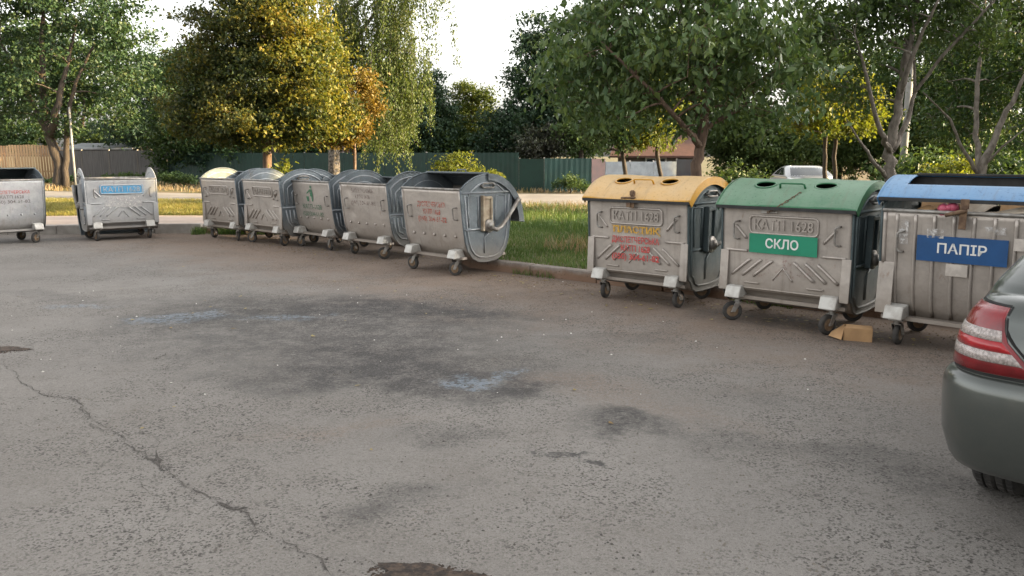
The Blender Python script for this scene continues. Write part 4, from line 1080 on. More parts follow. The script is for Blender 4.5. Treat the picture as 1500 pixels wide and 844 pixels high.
# ================================================================= CARS
def car_paint(name, c):
    t = NT(name); v = t.vec()
    n = t.noise(v, 400, 2)
    col = t.mix(t.math('MULTIPLY', n, 0.5), c, tuple(x * 1.5 for x in c))
    dust = t.math('MULTIPLY', t.ramp(t.noise(v, 5, 6, 0.7), 0.4, 0.8), 0.12)
    col = t.mix(dust, col, (0.22, 0.19, 0.15))
    return t.done(t.bsdf(col, t.math('ADD', 0.26, t.math('MULTIPLY', t.noise(v, 9, 5), 0.12)), 0.55, 0.5, None, Coat_Weight=0.8, Coat_Roughness=0.06))
M['car_green'] = car_paint('grey_green_car_paint', (0.064, 0.072, 0.067))
M['car_silver'] = car_paint('silver_car_paint', (0.36, 0.36, 0.36))
M['glass'] = NT('dark_window_glass'); M['glass'] = M['glass'].done(M['glass'].bsdf((0.02, 0.025, 0.028), 0.05, 0, 0.6))
def lens(name, c, rough=0.12, stripes=False):
    t = NT(name); v = t.vec(rnd=False)
    w = t.node('ShaderNodeTexWave', {'Vector': v, 'Scale': 70.0, 'Distortion': 0.6, 'Detail': 2.0}, wave_type='BANDS', bands_direction='DIAGONAL').outputs[1]
    vo = t.node('ShaderNodeTexVoronoi', {'Vector': t.mapv(v, (1, 1, 0.5)), 'Scale': 60.0}).outputs['Distance']
    if stripes:
        fc = t.node('ShaderNodeSeparateColor', {0: t.node('ShaderNodeTexVoronoi', {'Vector': t.mapv(v, (1.0, 1.0, 0.7)), 'Scale': 170.0}).outputs['Color']}).outputs[0]
        col = t.mix(t.ramp(fc, 0.15, 0.9), tuple(x * 0.7 for x in c), tuple(min(1, x * 1.3) for x in c))
        col = t.mix(t.math('MULTIPLY', t.ramp(w, 0.3, 0.7), 0.35), col, tuple(x * 0.3 for x in c))
    else: col = t.mix(t.ramp(t.noise(v, 9, 4), 0.35, 0.65), c, tuple(x * 0.6 for x in c))
    return t.done(t.bsdf(col, 0.25, 0.0, 0.4, vo, 0.12 if stripes else 0.05, 0.01, Coat_Weight=0.5, Coat_Roughness=0.06))
M['lens_red'] = lens('red_lens', (0.20, 0.008, 0.012)); M['lens_bright'] = lens('bright_red_lens', (0.42, 0.015, 0.022)); M['lens_clear'] = lens('clear_lens', (0.38, 0.33, 0.31), 0.15, True)
M['seam'] = simple('dark_seam', (0.012, 0.012, 0.012), (0.02, 0.02, 0.02), 10, 0.8)
M['rimalloy'] = simple('wheel_rim', (0.35, 0.35, 0.36), (0.25, 0.25, 0.26), 10, 0.35, 0.7)

CAR_SL = [(0.33, 0.77, -0.70, 3.15), (0.38, 0.83, -0.80, 3.25), (0.48, 0.845, -0.83, 3.33), (0.68, 0.85, -0.835, 3.35), (0.80, 0.848, -0.83, 3.30), (0.92, 0.835, -0.815, 3.22), (1.03, 0.80, -0.785, 3.08), (1.085, 0.76, -0.74, 2.9), (1.105, 0.70, -0.68, 2.75)]
CAR_GH = [(1.04, 0.80, -0.71, 2.20), (1.14, 0.765, -0.56, 2.02), (1.26, 0.71, -0.30, 1.70), (1.38, 0.64, 0.06, 1.36), (1.435, 0.57, 0.32, 1.18), (1.455, 0.45, 0.52, 1.0)]
def car_outline(hw, yr, yf, rr_=0.20, rf=0.5, bulge=0.035):
    """plan outline: starts rear centre, goes to the left, front, right"""
    P = []
    rr_ = min(rr_, hw * 0.6); rf = min(rf, hw * 0.8)
    for i in range(12): P.append((-(hw - rr_) * i / 12, yr))
    for i in range(14):
        a = (math.pi / 2) * i / 14; P.append((-(hw - rr_) - rr_ * math.sin(a), yr + rr_ - rr_ * math.cos(a)))
    for i in range(24): P.append((-hw, yr + rr_ + (yf - rf - yr - rr_) * i / 24))
    for i in range(14):
        a = (math.pi / 2) * i / 14; P.append((-(hw - rf) - rf * math.cos(a), yf - rf + rf * math.sin(a)))
    for i in range(13): P.append((-(hw - rf) * (1 - i / 12), yf))
    Q = []
    for x, y in P:
        e = bulge * (x / hw) ** 2
        my = (yr + yf) / 2
        Q.append((x, y + e if y < my else y - e * 1.6))
    return Q + [(-x, y) for x, y in Q[-2:0:-1]]
NOUT = len(car_outline(0.8, -0.8, 3.3))
def car_z(z, y):
    return z - max(0.0, y - 1.7) * 0.085 * max(0.0, (z - 0.55)) / 0.55 * 1.2 if z < 1.12 else z
def slice_at(SL, z):
    zs = [s[0] for s in SL]
    return [float(np.interp(z, zs, [s[k] for s in SL])) for k in (1, 2, 3)]
def shell(SL, mb, z0=None, z1=None, cap=True, hood=True):
    V = []
    for (z, hw, yr, yf) in SL:
        for x, y in car_outline(hw, yr, yf): V.append((x, y, car_z(z, y) if hood else z))
    n = NOUT; F = []
    for i in range(len(SL) - 1):
        for k in range(n): F.append((i * n + (k + 1) % n, i * n + k, (i + 1) * n + k, (i + 1) * n + (k + 1) % n))
    mb.add(V, F, True)
    if cap:
        b0 = len(mb.v) - n; mb.f.append(tuple(b0 + k for k in reversed(range(n)))); mb.sm.append(True); mb.mi.append(0)
        b1 = len(mb.v) - n * len(SL); mb.f.append(tuple(b1 + k for k in range(n))); mb.sm.append(False); mb.mi.append(0)
def cpatch(SL, zf, idxf, nu, nv, off, hood=True):
    """patch over the shell; zf(v) height, idxf(u, v) float outline index"""
    V = []
    for j in range(nv + 1):
        v = j / nv; z = zf(v); O = car_outline(*slice_at(SL, z))
        for i in range(nu + 1):
            q = idxf(i / nu, v); k = int(math.floor(q)); f = q - k
            a, b_ = O[k % NOUT], O[(k + 1) % NOUT]; x, y = a[0] + (b_[0] - a[0]) * f, a[1] + (b_[1] - a[1]) * f
            a2, b2 = O[(k - 1) % NOUT], O[(k + 2) % NOUT]; tx, ty = b2[0] - a2[0], b2[1] - a2[1]; L = math.hypot(tx, ty) or 1
            o_ = off(i / nu, v) if callable(off) else off
            V.append((x - ty / L * -1 * -1 * -o_ if False else x + ty / L * -o_ * -1 * -1 if False else x - (-ty / L) * -o_ if False else x + (ty / L) * (-o_), y - (tx / L) * (-o_), car_z(z, y) if hood else z))
    F = [(j * (nu + 1) + i + 1, j * (nu + 1) + i, (j + 1) * (nu + 1) + i, (j + 1) * (nu + 1) + i + 1) for j in range(nv) for i in range(nu)]
    return V, F

def build_car(label, loc, rz, paint, name='parked_car', scale=1.0):
    root = empty(name, (loc[0], loc[1], 0), rz); root.scale = (scale,) * 3
    tag(root, label, 'car')
    m = MB(); shell(CAR_SL, m); shell(CAR_GH, m, hood=False)
    m.build('body', paint, root)
    # rear bumper: its own curved moulding
    for end in (0, 1):
        bm_ = MB()
        prof = [(0.325, -0.05), (0.335, 0.0), (0.365, 0.020), (0.48, 0.034), (0.62, 0.040), (0.70, 0.040), (0.735, 0.034), (0.757, 0.020), (0.770, 0.0), (0.774, -0.02)]
        nu = 60; V = []
        for z, o_ in prof:
            O = car_outline(*slice_at(CAR_SL, max(z, 0.38)))
            rng = np.linspace(-34, 34, nu + 1) if end == 0 else np.linspace(NOUT / 2 - 26, NOUT / 2 + 26, nu + 1)
            for q in rng:
                k = int(math.floor(q)); f = q - k; a, b_ = O[k % NOUT], O[(k + 1) % NOUT]
                a2, b2 = O[(k - 1) % NOUT], O[(k + 2) % NOUT]; tx, ty = b2[0] - a2[0], b2[1] - a2[1]; L = math.hypot(tx, ty) or 1
                x, y = a[0] + (b_[0] - a[0]) * f, a[1] + (b_[1] - a[1]) * f
                V.append((x - ty / L * -1 * o_ * -1 if False else x + (ty / L) * -o_, y + (tx / L) * o_, z))
        F = [(j * (nu + 1) + i + 1, j * (nu + 1) + i, (j + 1) * (nu + 1) + i, (j + 1) * (nu + 1) + i + 1) for j in range(len(prof) - 1) for i in range(nu)]
        bm_.add(V, F, True)
        bm_.build('bumper', paint, root)
    # tail lights on both corners, boot lid seams
    for sgn in (1, -1):
        def im(f): return (lambda u, v: sgn * f(u, v))
        def edge(z): return 9.0 + (z - 0.80) * 20.8     # inner edge leans with the boot seam
        def outer(z): return 24.5 - (z - 0.8) * 1.0
        def lamp(name, za, zb, mat, off, parent, inset=0.0, nz=6):
            V, F = cpatch(CAR_SL, lambda v: za + (zb - za) * v, im(lambda u, v: edge(za + (zb - za) * v) + inset + (outer(za + (zb - za) * v) - inset - edge(za + (zb - za) * v) - inset) * u), 24, nz, off)
            if sgn < 0: F = [tuple(reversed(f)) for f in F]
            q = MB(); q.add(V, F, True); o = q.build(name, mat, parent)
            md = o.modifiers.new('solid', 'SOLIDIFY'); md.thickness = 0.012; md.offset = -1
            return o
        tl = lamp('taillight', 0.790, 1.065, M['lens_red'], 0.010, root)
        lamp('clear_lens', 0.928, 0.972, M['lens_clear'], 0.014, tl, 0.4, 2)
        lamp('bright_lens', 0.884, 0.926, M['lens_bright'], 0.0125, tl, 0.4, 2)
        lamp('clear_lens', 0.838, 0.882, M['lens_clear'], 0.014, tl, 0.4, 2)
        se = MB()
        V, F = cpatch(CAR_SL, lambda v: 0.775 + 0.295 * v, im(lambda u, v: edge(0.775 + 0.295 * v) - 0.5 + 0.30 * u), 1, 10, 0.003)
        se.add(V, F if sgn > 0 else [tuple(reversed(f)) for f in F])
        V, F = cpatch(CAR_SL, lambda v: 1.066 + 0.008 * v, im(lambda u, v: edge(1.066) + (outer(1.066) - edge(1.066)) * u), 20, 1, 0.004)
        se.add(V, F if sgn > 0 else [tuple(reversed(f)) for f in F])
        se.build('seam', M['seam'], root)
    se = MB()
    V, F = cpatch(CAR_SL, lambda v: 0.774 + 0.012 * v, lambda u, v: -33 + 66 * u, 60, 1, 0.002); se.add(V, F); se.build('bumper_joint', M['seam'], root)
    bl = MB()
    eb = lambda z: 9.0 + (z - 0.80) * 20.8 - 0.6
    V, F = cpatch(CAR_SL, lambda v: 0.79 + 0.27 * v, lambda u, v: -eb(0.79 + 0.27 * v) + 2 * eb(0.79 + 0.27 * v) * u, 30, 10, lambda u, v: 0.004 + 0.012 * math.sin(math.pi * min(1, v * 1.3))); bl.add(V, F, True)
    bl.build('boot_lid', paint, root)
    # windows
    gl = MB()
    V, F = cpatch(CAR_GH, lambda v: 1.15 + 0.24 * v, lambda u, v: -13 + 26 * u, 20, 8, 0.006, False); gl.add(V, F, True)
    gl.build('rear_window', M['glass'], root)
    gl = MB()
    V, F = cpatch(CAR_GH, lambda v: 1.12 + 0.28 * v, lambda u, v: NOUT / 2 - 20 + 40 * u, 24, 8, 0.006, False); gl.add(V, F, True)
    gl.build('windscreen', M['glass'], root)
    for sgn in (1, -1):
        for u0, u1 in ((28.5, 37.0), (38.0, 47.5)):
            gl = MB()
            V, F = cpatch(CAR_GH, lambda v: 1.14 + 0.24 * v, lambda u, v: sgn * (u0 + (u1 - u0) * u), 10, 6, 0.006, False)
            gl.add(V, F if sgn > 0 else [tuple(reversed(f)) for f in F], True); gl.build('side_window', M['glass'], root)
        hl = MB()
        V, F = cpatch(CAR_SL, lambda v: 0.66 + 0.13 * v, lambda u, v: sgn * (NOUT / 2 - 22 + 13 * u), 12, 4, 0.008); hl.add(V, F if sgn > 0 else [tuple(reversed(f)) for f in F], True)
        hl.build('headlight', M['lens_clear'], root)
    # wheels
    for yw in (0.0, 2.58):
        for sx in (-1, 1):
            t = MB(); rw = 0.305
            pr = [(-0.105, 0.20), (-0.108, 0.25), (-0.100, 0.285), (-0.085, 0.300), (-0.072, rw - 0.001), (-0.055, rw), (-0.052, rw - 0.010), (-0.046, rw - 0.010), (-0.043, rw), (-0.004, rw + 0.001), (-0.001, rw - 0.010), (0.005, rw - 0.010), (0.008, rw), (0.043, rw), (0.046, rw - 0.010), (0.052, rw - 0.010), (0.055, rw), (0.072, rw - 0.001), (0.085, 0.300), (0.100, 0.285), (0.108, 0.25), (0.105, 0.20)]
            t.lathe(pr, (sx * 0.725, yw, rw), 'x', 56)
            for k in range(40):      # cross sipes of the tread stand proud as blocks
                a = 2 * math.pi * k / 40
                for xx in (-0.065, -0.024, 0.026, 0.066):
                    t.box((sx * 0.725 + xx, yw + math.cos(a) * (rw + 0.0005), rw + math.sin(a) * (rw + 0.0005)), (0.026, 0.032, 0.006), Matrix.Rotation(a - math.pi / 2, 3, 'X'))
            w = t.build('wheel', M['tyre'], root)
            rm = MB(); rm.lathe([(-0.09, 0.05), (-0.085, 0.195), (-0.106, 0.205), (0.106, 0.205), (0.085, 0.195), (0.09, 0.05)], (sx * 0.725, yw, rw), 'x', 28)
            rm.build('rim', M['rimalloy'], w)
            ar = MB(); n = 24; V = []
            for i in range(n + 1):
                a = math.pi * (i / n * 0.98 + 0.01)
                for r_, xo in ((0.30, 0.006), (0.365, 0.012)): V.append((sx * (0.848 + xo), yw + r_ * math.cos(a), 0.31 + r_ * math.sin(a)))
            ar.add(V, [(2 * i, 2 * i + 1, 2 * i + 3, 2 * i + 2) for i in range(n)], True); ar.build('wheel_arch', M['seam'], root)
    ub = MB(); ub.box((0, 1.25, 0.31), (1.35, 3.5, 0.06)); ub.tube([(0.35, -0.80, 0.31), (0.35, -0.2, 0.31)], 0.03, 10); ub.build('underbody', M['seam'], root)
    pl = MB(); pl.box((0, -0.90, 0.60), (0.52, 0.012, 0.112)); pl.build('number_plate', M['white'], root)
    return root
build_car('grey-green saloon at the right edge, red and clear tail light beside the blue-lidded container', (3.06, 3.26), R(-45), M['car_green'])

# ================================================================= TREES
def unit(v): return v / np.maximum(np.linalg.norm(v, axis=-1, keepdims=True), 1e-9)
def leaf_cards(name, C, size, mat, parent, aspect=0.5, droop=0.6, fold=True, jitter=0.48, up=None):
    n = len(C)
    L = size * RNG.uniform(1 - jitter, 1 + jitter, n)
    a = RNG.uniform(0, 2 * np.pi, n); el = RNG.normal(-droop, 0.45, n)
    u = np.stack([np.cos(a) * np.cos(el), np.sin(a) * np.cos(el), np.sin(el)], 1)
    r = np.stack([RNG.normal(0, 0.85, n), RNG.normal(0, 0.85, n), np.ones(n)], 1)
    v = unit(np.cross(r, u)); w = np.cross(u, v)
    W = L * aspect
    if fold:
        p = [C - u * (L / 2)[:, None], C + v * (W / 2)[:, None] + w * (W * .18)[:, None] - u * (L * .08)[:, None], C + u * (L / 2)[:, None] - w * (L * .12)[:, None], C - v * (W / 2)[:, None] + w * (W * .18)[:, None] - u * (L * .08)[:, None]]
        V = np.stack(p, 1).reshape(-1, 3); i = np.arange(n) * 4
        F = np.concatenate([np.stack([i, i + 1, i + 2], 1), np.stack([i, i + 2, i + 3], 1)])
    else:
        p = [C - u * (L / 2)[:, None], C + v * (W / 2)[:, None], C + u * (L / 2)[:, None], C - v * (W / 2)[:, None]]
        V = np.stack(p, 1).reshape(-1, 3); i = np.arange(n) * 4
        F = np.stack([i, i + 1, i + 2, i + 3], 1)
    return np_mesh(name, V, F, mat, parent)

def blob_points(blobs, n, shell=0.55):
    """clump centres inside a union of ellipsoids (centre, radii, weight)"""
    w = np.array([b_[2] if len(b_) > 2 else b_[1][0] * b_[1][1] * b_[1][2] for b_ in blobs], float); w /= w.sum()
    k = RNG.choice(len(blobs), n, p=w)
    d = unit(RNG.normal(0, 1, (n, 3))); r = RNG.uniform(shell ** 3, 1, n) ** (1 / 3) * np.clip(RNG.normal(0.92, 0.12, n), 0.5, 1.12)
    c = np.array([b_[0] for b_ in blobs])[k]; rad = np.array([b_[1] for b_ in blobs])[k]
    return c + d * r[:, None] * rad

def skeleton(paths, targets, r0, rtip=0.006, droop=0.0):
    """limbs grown from the given main paths [(points, radii)] out to every target"""
    m = MB(); nodes = []; rad = []
    for pts, rr_ in paths:
        pts = [Vector(p) for p in pts]
        q = []; rq = []
        for i in range(len(pts) - 1):
            for s in range(4):
                t = s / 4; q.append(pts[i].lerp(pts[i + 1], t)); rq.append(rr_[i] + (rr_[i + 1] - rr_[i]) * t)
        q.append(pts[-1]); rq.append(rr_[-1])
        for i in range(1, len(q) - 1): q[i] = q[i] + Vector((random.gauss(0, 1), random.gauss(0, 1), 0)) * rq[i] * 0.25
        m.tube(q, rq, 9)
        half = len(q) // 4
        for p, r_ in list(zip(q, rq))[half:]: nodes.append(p); rad.append(r_)
    N = np.array([tuple(p) for p in nodes]); Rd = np.array(rad); depth = np.zeros(len(N))
    T = np.array(targets); order = np.argsort(np.linalg.norm(T - N[len(N) // 2], axis=1))
    for i in order:
        t = T[i]
        d = np.linalg.norm(N - t, axis=1) + np.maximum(0, N[:, 2] - t[2] + 0.1) * 0.6 + depth * 0.15
        k = int(np.argmin(d)); a = Vector(N[k]); e = Vector(t); L = (e - a).length
        if L < 0.05: continue
        r_a = max(rtip, min(Rd[k] * 0.62, 0.02 + L * 0.018))
        mid = a.lerp(e, 0.5) + Vector((random.gauss(0, 0.06), random.gauss(0, 0.06), 0.12)) * L * 0.6
        q = [a, a.lerp(mid, 0.5) + Vector((0, 0, 0.02 * L)), mid, mid.lerp(e, 0.5), e]
        rr_ = [r_a, r_a * 0.85, r_a * 0.65, r_a * 0.5, rtip]
        m.tube(q, rr_, 5, cap=False)
        N = np.vstack([N, [tuple(p) for p in q[2:]]]); Rd = np.append(Rd, rr_[2:]); depth = np.append(depth, [depth[k] + 1] * 3)
    return m

def make_tree(name, label, base, paths, blobs, n_clump, n_leaf, clump_r, leaf, lmat, bmat, aspect=0.55, droop=0.6, group=None, shell=0.5, cat='tree', crown_name='crown', fold=True, sub=0.6, keep=None):
    root = empty(name, base); tag(root, label, cat, group)
    B = Vector(base); ba = np.array(base)
    blobs = [(np.array(b_[0]) - ba, np.array(b_[1]), *b_[2:]) for b_ in blobs]
    paths = [([Vector(p) - B for p in pts], rr_) for pts, rr_ in paths]
    T = blob_points(blobs, n_clump, shell)
    T = T[T[:, 2] > 0.25]
    if keep is not None: T = T[keep(T + ba)]
    m = skeleton(paths, T, 0.1)
    m.build('trunk', bmat, root)
    k = np.repeat(np.arange(len(T)), n_leaf)
    cr = clump_r * RNG.uniform(0.6, 1.3, len(T))
    C = T[k] + RNG.normal(0, 1, (len(k), 3)) * (cr[k])[:, None] * np.array([0.6, 0.6, 0.36])
    C = C[C[:, 2] > 0.06]
    leaf_cards(crown_name, C, leaf, lmat, root, aspect, droop, fold)
    return root

def wp(px, py, Y): return tuple(world_at(px, py, Y))
def blob(px, py, rpx, rpy, Y, ry=None, w=None):
    c = world_at(px, py, Y); k = Y / FPX * 1.0
    rad = (rpx * k, ry if ry else rpx * k, rpy * k)
    return (tuple(c), rad) if w is None else (tuple(c), rad, w)

M['lf_dark'] = leaf_mat('maple_leaves', [(0.024, 0.055, 0.022), (0.042, 0.085, 0.030), (0.065, 0.11, 0.036), (0.12, 0.15, 0.04)], 0.35)
M['lf_gold'] = leaf_mat('linden_leaves', [(0.022, 0.044, 0.020), (0.040, 0.062, 0.022), (0.085, 0.095, 0.025), (0.20, 0.165, 0.030)], 0.40)
M['lf_orange'] = leaf_mat('orange_leaves', [(0.09, 0.085, 0.02), (0.22, 0.14, 0.03), (0.14, 0.13, 0.025)], 0.4)
M['lf_birch'] = leaf_mat('birch_leaves', [(0.045, 0.075, 0.020), (0.085, 0.12, 0.030), (0.14, 0.16, 0.045)], 0.45)
M['lf_walnut'] = leaf_mat('walnut_leaves', [(0.050, 0.095, 0.040), (0.085, 0.145, 0.058), (0.125, 0.18, 0.075), (0.17, 0.23, 0.06)], 0.36, 0.36)
M['lf_mid'] = leaf_mat('mid_green_leaves', [(0.040, 0.075, 0.028), (0.070, 0.115, 0.038), (0.105, 0.15, 0.050)], 0.35)
M['lf_yellow'] = leaf_mat('yellow_green_leaves', [(0.085, 0.12, 0.018), (0.16, 0.19, 0.03), (0.24, 0.22, 0.03)], 0.5)
M['lf_blue'] = leaf_mat('blue_green_leaves', [(0.022, 0.050, 0.030), (0.035, 0.070, 0.040), (0.055, 0.09, 0.045)], 0.3)
M['lf_purple'] = leaf_mat('purple_leaves', [(0.030, 0.030, 0.026), (0.045, 0.05, 0.036), (0.055, 0.075, 0.04)], 0.25)

LZ = LAWN_Z
# big maple, far left
Y = 40.0; g0 = world_at(88, 274, Y)
base = (g0.x, Y, 0.0)
M['lf_maple'] = leaf_mat('dark_maple_leaves', [(0.018, 0.042, 0.020), (0.030, 0.062, 0.026), (0.045, 0.080, 0.030), (0.09, 0.11, 0.035)], 0.35)
make_tree('maple_tree', 'large dark maple with two leaning stems before the plank fence at the left', base,
          [([base, wp(84, 235, Y), wp(70, 190, Y), wp(62, 130, Y), wp(60, 60, Y), wp(70, -40, Y)], [0.30, 0.25, 0.21, 0.16, 0.11, 0.05]),
           ([wp(74, 200, Y), wp(82, 165, Y - 1), wp(95, 110, Y - 1), wp(110, 40, Y - 1)], [0.22, 0.16, 0.11, 0.05]),
           ([wp(70, 190, Y), wp(52, 160, Y + 1), wp(25, 110, Y + 1), wp(0, 60, Y)], [0.2, 0.14, 0.1, 0.05]),
           ([(g0.x + 0.42, Y - 0.2, 0), wp(98, 220, Y), wp(98, 180, Y - 0.5), wp(112, 120, Y - 1), wp(140, 60, Y - 1)], [0.16, 0.14, 0.11, 0.08, 0.04])],
          [blob(60, 30, 150, 120, Y, 4.2), blob(20, 140, 90, 55, Y, 3), blob(150, 60, 85, 95, Y, 3), blob(130, 150, 85, 48, Y, 3), blob(185, 130, 60, 40, Y - 1, 2.2), blob(30, -60, 150, 80, Y, 4)],
          330, 100, 0.55, 0.165, M['lf_maple'], M['bark_dark'], 0.75, 0.5, shell=0.3)
# golden linden
Y = 21.0; g0 = world_at(392, 300, Y); base = (g0.x, Y, LZ)
make_tree('linden_tree', 'golden-green linden with dense conical crown lit by the sun behind the row of containers', base,
          [([base, wp(391, 215, Y), wp(388, 140, Y), wp(384, 40, Y), wp(380, -60, Y), wp(378, -130, Y)], [0.125, 0.115, 0.10, 0.075, 0.045, 0.02])],
          [blob(385, 180, 125, 36, Y, 2.2), blob(380, 120, 105, 55, Y, 1.9), blob(382, 50, 88, 60, Y, 1.6), blob(385, -20, 68, 60, Y, 1.3), blob(385, -80, 48, 60, Y, 0.9), blob(272, 168, 42, 38, Y - 0.3, 0.9), blob(480, 165, 50, 34, Y, 1.0), blob(462, 95, 44, 50, Y, 0.9), blob(300, 95, 45, 50, Y, 0.9), blob(290, 30, 35, 25, Y, 0.6)],
          1150, 80, 0.27, 0.085, M['lf_gold'], M['bark_brown'], 0.6, 0.5, shell=0.35)
M['lf_sunlit_gold'] = leaf_mat('sunlit_gold_linden_leaves', [(0.06, 0.09, 0.020), (0.13, 0.15, 0.026), (0.23, 0.205, 0.032), (0.25, 0.16, 0.03)], 0.45)  # yellower leaves paint the sun's glow onto the right side of the crown
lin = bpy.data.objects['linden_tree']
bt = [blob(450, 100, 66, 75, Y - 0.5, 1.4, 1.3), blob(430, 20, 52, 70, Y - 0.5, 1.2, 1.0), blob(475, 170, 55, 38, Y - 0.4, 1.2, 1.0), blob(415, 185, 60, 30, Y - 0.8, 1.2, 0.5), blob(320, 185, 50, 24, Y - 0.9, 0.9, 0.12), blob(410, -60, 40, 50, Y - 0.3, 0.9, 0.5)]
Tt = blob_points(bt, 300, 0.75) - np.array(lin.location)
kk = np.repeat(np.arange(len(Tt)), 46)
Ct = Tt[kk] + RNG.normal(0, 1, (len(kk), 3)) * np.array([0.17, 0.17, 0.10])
leaf_cards('sunlit_gold_leaves', Ct, 0.09, M['lf_sunlit_gold'], lin, 0.6, 0.5)
Y = 23.0; g0 = world_at(520, 300, Y); base = (g0.x, Y, LZ)
make_tree('young_tree', 'small orange-tinted young tree between the golden linden and the weeping birch', base,
          [([base, wp(519, 200, Y), wp(522, 150, Y), wp(530, 110, Y)], [0.05, 0.045, 0.03, 0.012])],
          [blob(518, 172, 40, 36, Y, 0.8), blob(530, 130, 18, 26, Y, 0.45), blob(490, 195, 50, 20, Y, 0.8)], 150, 55, 0.26, 0.10, M['lf_orange'], M['bark_brown'], 0.6, 0.5, shell=0.2)
# weeping birch
def birch():
    Y = 29.0; g0 = world_at(490, 292, Y); base = (g0.x, Y, 0.05)
    root = empty('weeping_birch', base); tag(root, 'tall weeping birch with hanging strands of pale leaves and mottled trunk', 'tree')
    B = Vector(base)
    P = lambda x, y, d=0: Vector(wp(x, y, Y + d)) - B
    paths = [([Vector((0, 0, 0)), P(489, 200), P(492, 120), P(500, 40), P(510, -60), P(520, -140)], [0.24, 0.20, 0.16, 0.12, 0.08, 0.03]),
             ([P(494, 110), P(520, 60), P(555, 10), P(590, -20)], [0.1, 0.075, 0.05, 0.02]), ([P(496, 80), P(545, 90, -1), P(580, 70, -1), P(610, 80, -1)], [0.09, 0.06, 0.04, 0.015]),
             ([P(491, 130), P(530, 120, 1), P(570, 130, 1), P(590, 150, 1)], [0.07, 0.05, 0.03, 0.012]), ([P(500, 30), P(560, -30, -1), P(610, -40, -1), P(640, -10, -1)], [0.09, 0.06, 0.04, 0.015]),
             ([P(500, 40), P(480, 0, -1), P(470, -30, -1)], [0.06, 0.04, 0.02])]
    m = MB()
    for q, r_ in paths: m.tube(q, r_, 8)
    starts = []
    for q, r_ in paths[1:]:
        for i in range(len(q) - 1):
            for s in range(10):
                starts.append(q[i].lerp(q[i + 1], s / 10) + Vector((random.gauss(0, 0.55), random.gauss(0, 0.9), random.gauss(0.1, 0.3))))
    for k in range(80): starts.append(P(random.uniform(475, 600), random.uniform(-60, 60), random.uniform(-1.5, 1.5)))
    for k in range(95): starts.append(P(random.uniform(530, 604), random.uniform(60, 150), random.uniform(-1.2, 1.2)))
    C = []
    for s in starts:
        L = random.uniform(1.0, 2.8); sx, sy = random.gauss(0, 0.12), random.gauss(0, 0.12); q = []
        L = min(L, s.z - 0.9 + 0.0)
        for i in range(7):
            t = i / 6; q.append(s + Vector((sx * t * L, sy * t * L, -L * t)))
        m.tube(q, 0.006, 3, cap=False)
        n = int(L * 95); t = np.random.default_rng(len(C)).uniform(0, 1, n)
        pts = np.array([s])[0] + np.stack([sx * t * L, sy * t * L, -L * t], 1) + RNG.normal(0, 0.085, (n, 3)); C.append(pts)
    m.build('trunk', M['bark_birch'], root)
    leaf_cards('crown', np.concatenate(C), 0.085, M['lf_birch'], root, 0.55, 1.0)
birch()
# walnut behind the yellow lid
Y = 12.4; g0 = world_at(1022, 300, Y); base = (g0.x, Y, LZ)
make_tree('walnut_tree', 'broad walnut with large drooping dark leaves and forked trunk behind the yellow lid', base,
          [([base, wp(1023, 240, Y), wp(1027, 205, Y), wp(1036, 150, Y), wp(1045, 60, Y), wp(1050, -60, Y)], [0.10, 0.085, 0.075, 0.06, 0.045, 0.02]),
           ([wp(1025, 215, Y), wp(1010, 195, Y - 0.3), wp(985, 165, Y - 0.6), wp(930, 110, Y - 0.8), wp(880, 60, Y - 0.8)], [0.06, 0.045, 0.035, 0.025, 0.01]),
           ([wp(1032, 190, Y), wp(1055, 175, Y + 0.2), wp(1095, 155, Y + 0.3), wp(1150, 120, Y + 0.2)], [0.045, 0.035, 0.025, 0.01]),
           ([wp(1028, 205, Y), wp(1020, 150, Y + 0.5), wp(1000, 80, Y + 0.8), wp(990, -20, Y + 1)], [0.05, 0.04, 0.03, 0.012])],
          [blob(1000, 60, 190, 95, Y, 1.9), blob(890, 120, 85, 85, Y, 1.0), blob(1130, 110, 85, 90, Y, 1.1), blob(1000, 150, 130, 48, Y, 1.3), blob(1010, -70, 190, 100, Y, 1.9), blob(850, 60, 62, 70, Y, 0.9), blob(830, 130, 40, 60, Y, 0.7)],
          440, 36, 0.33, 0.125, M['lf_walnut'], M['bark_brown'], 0.50, 0.70, shell=0.15)
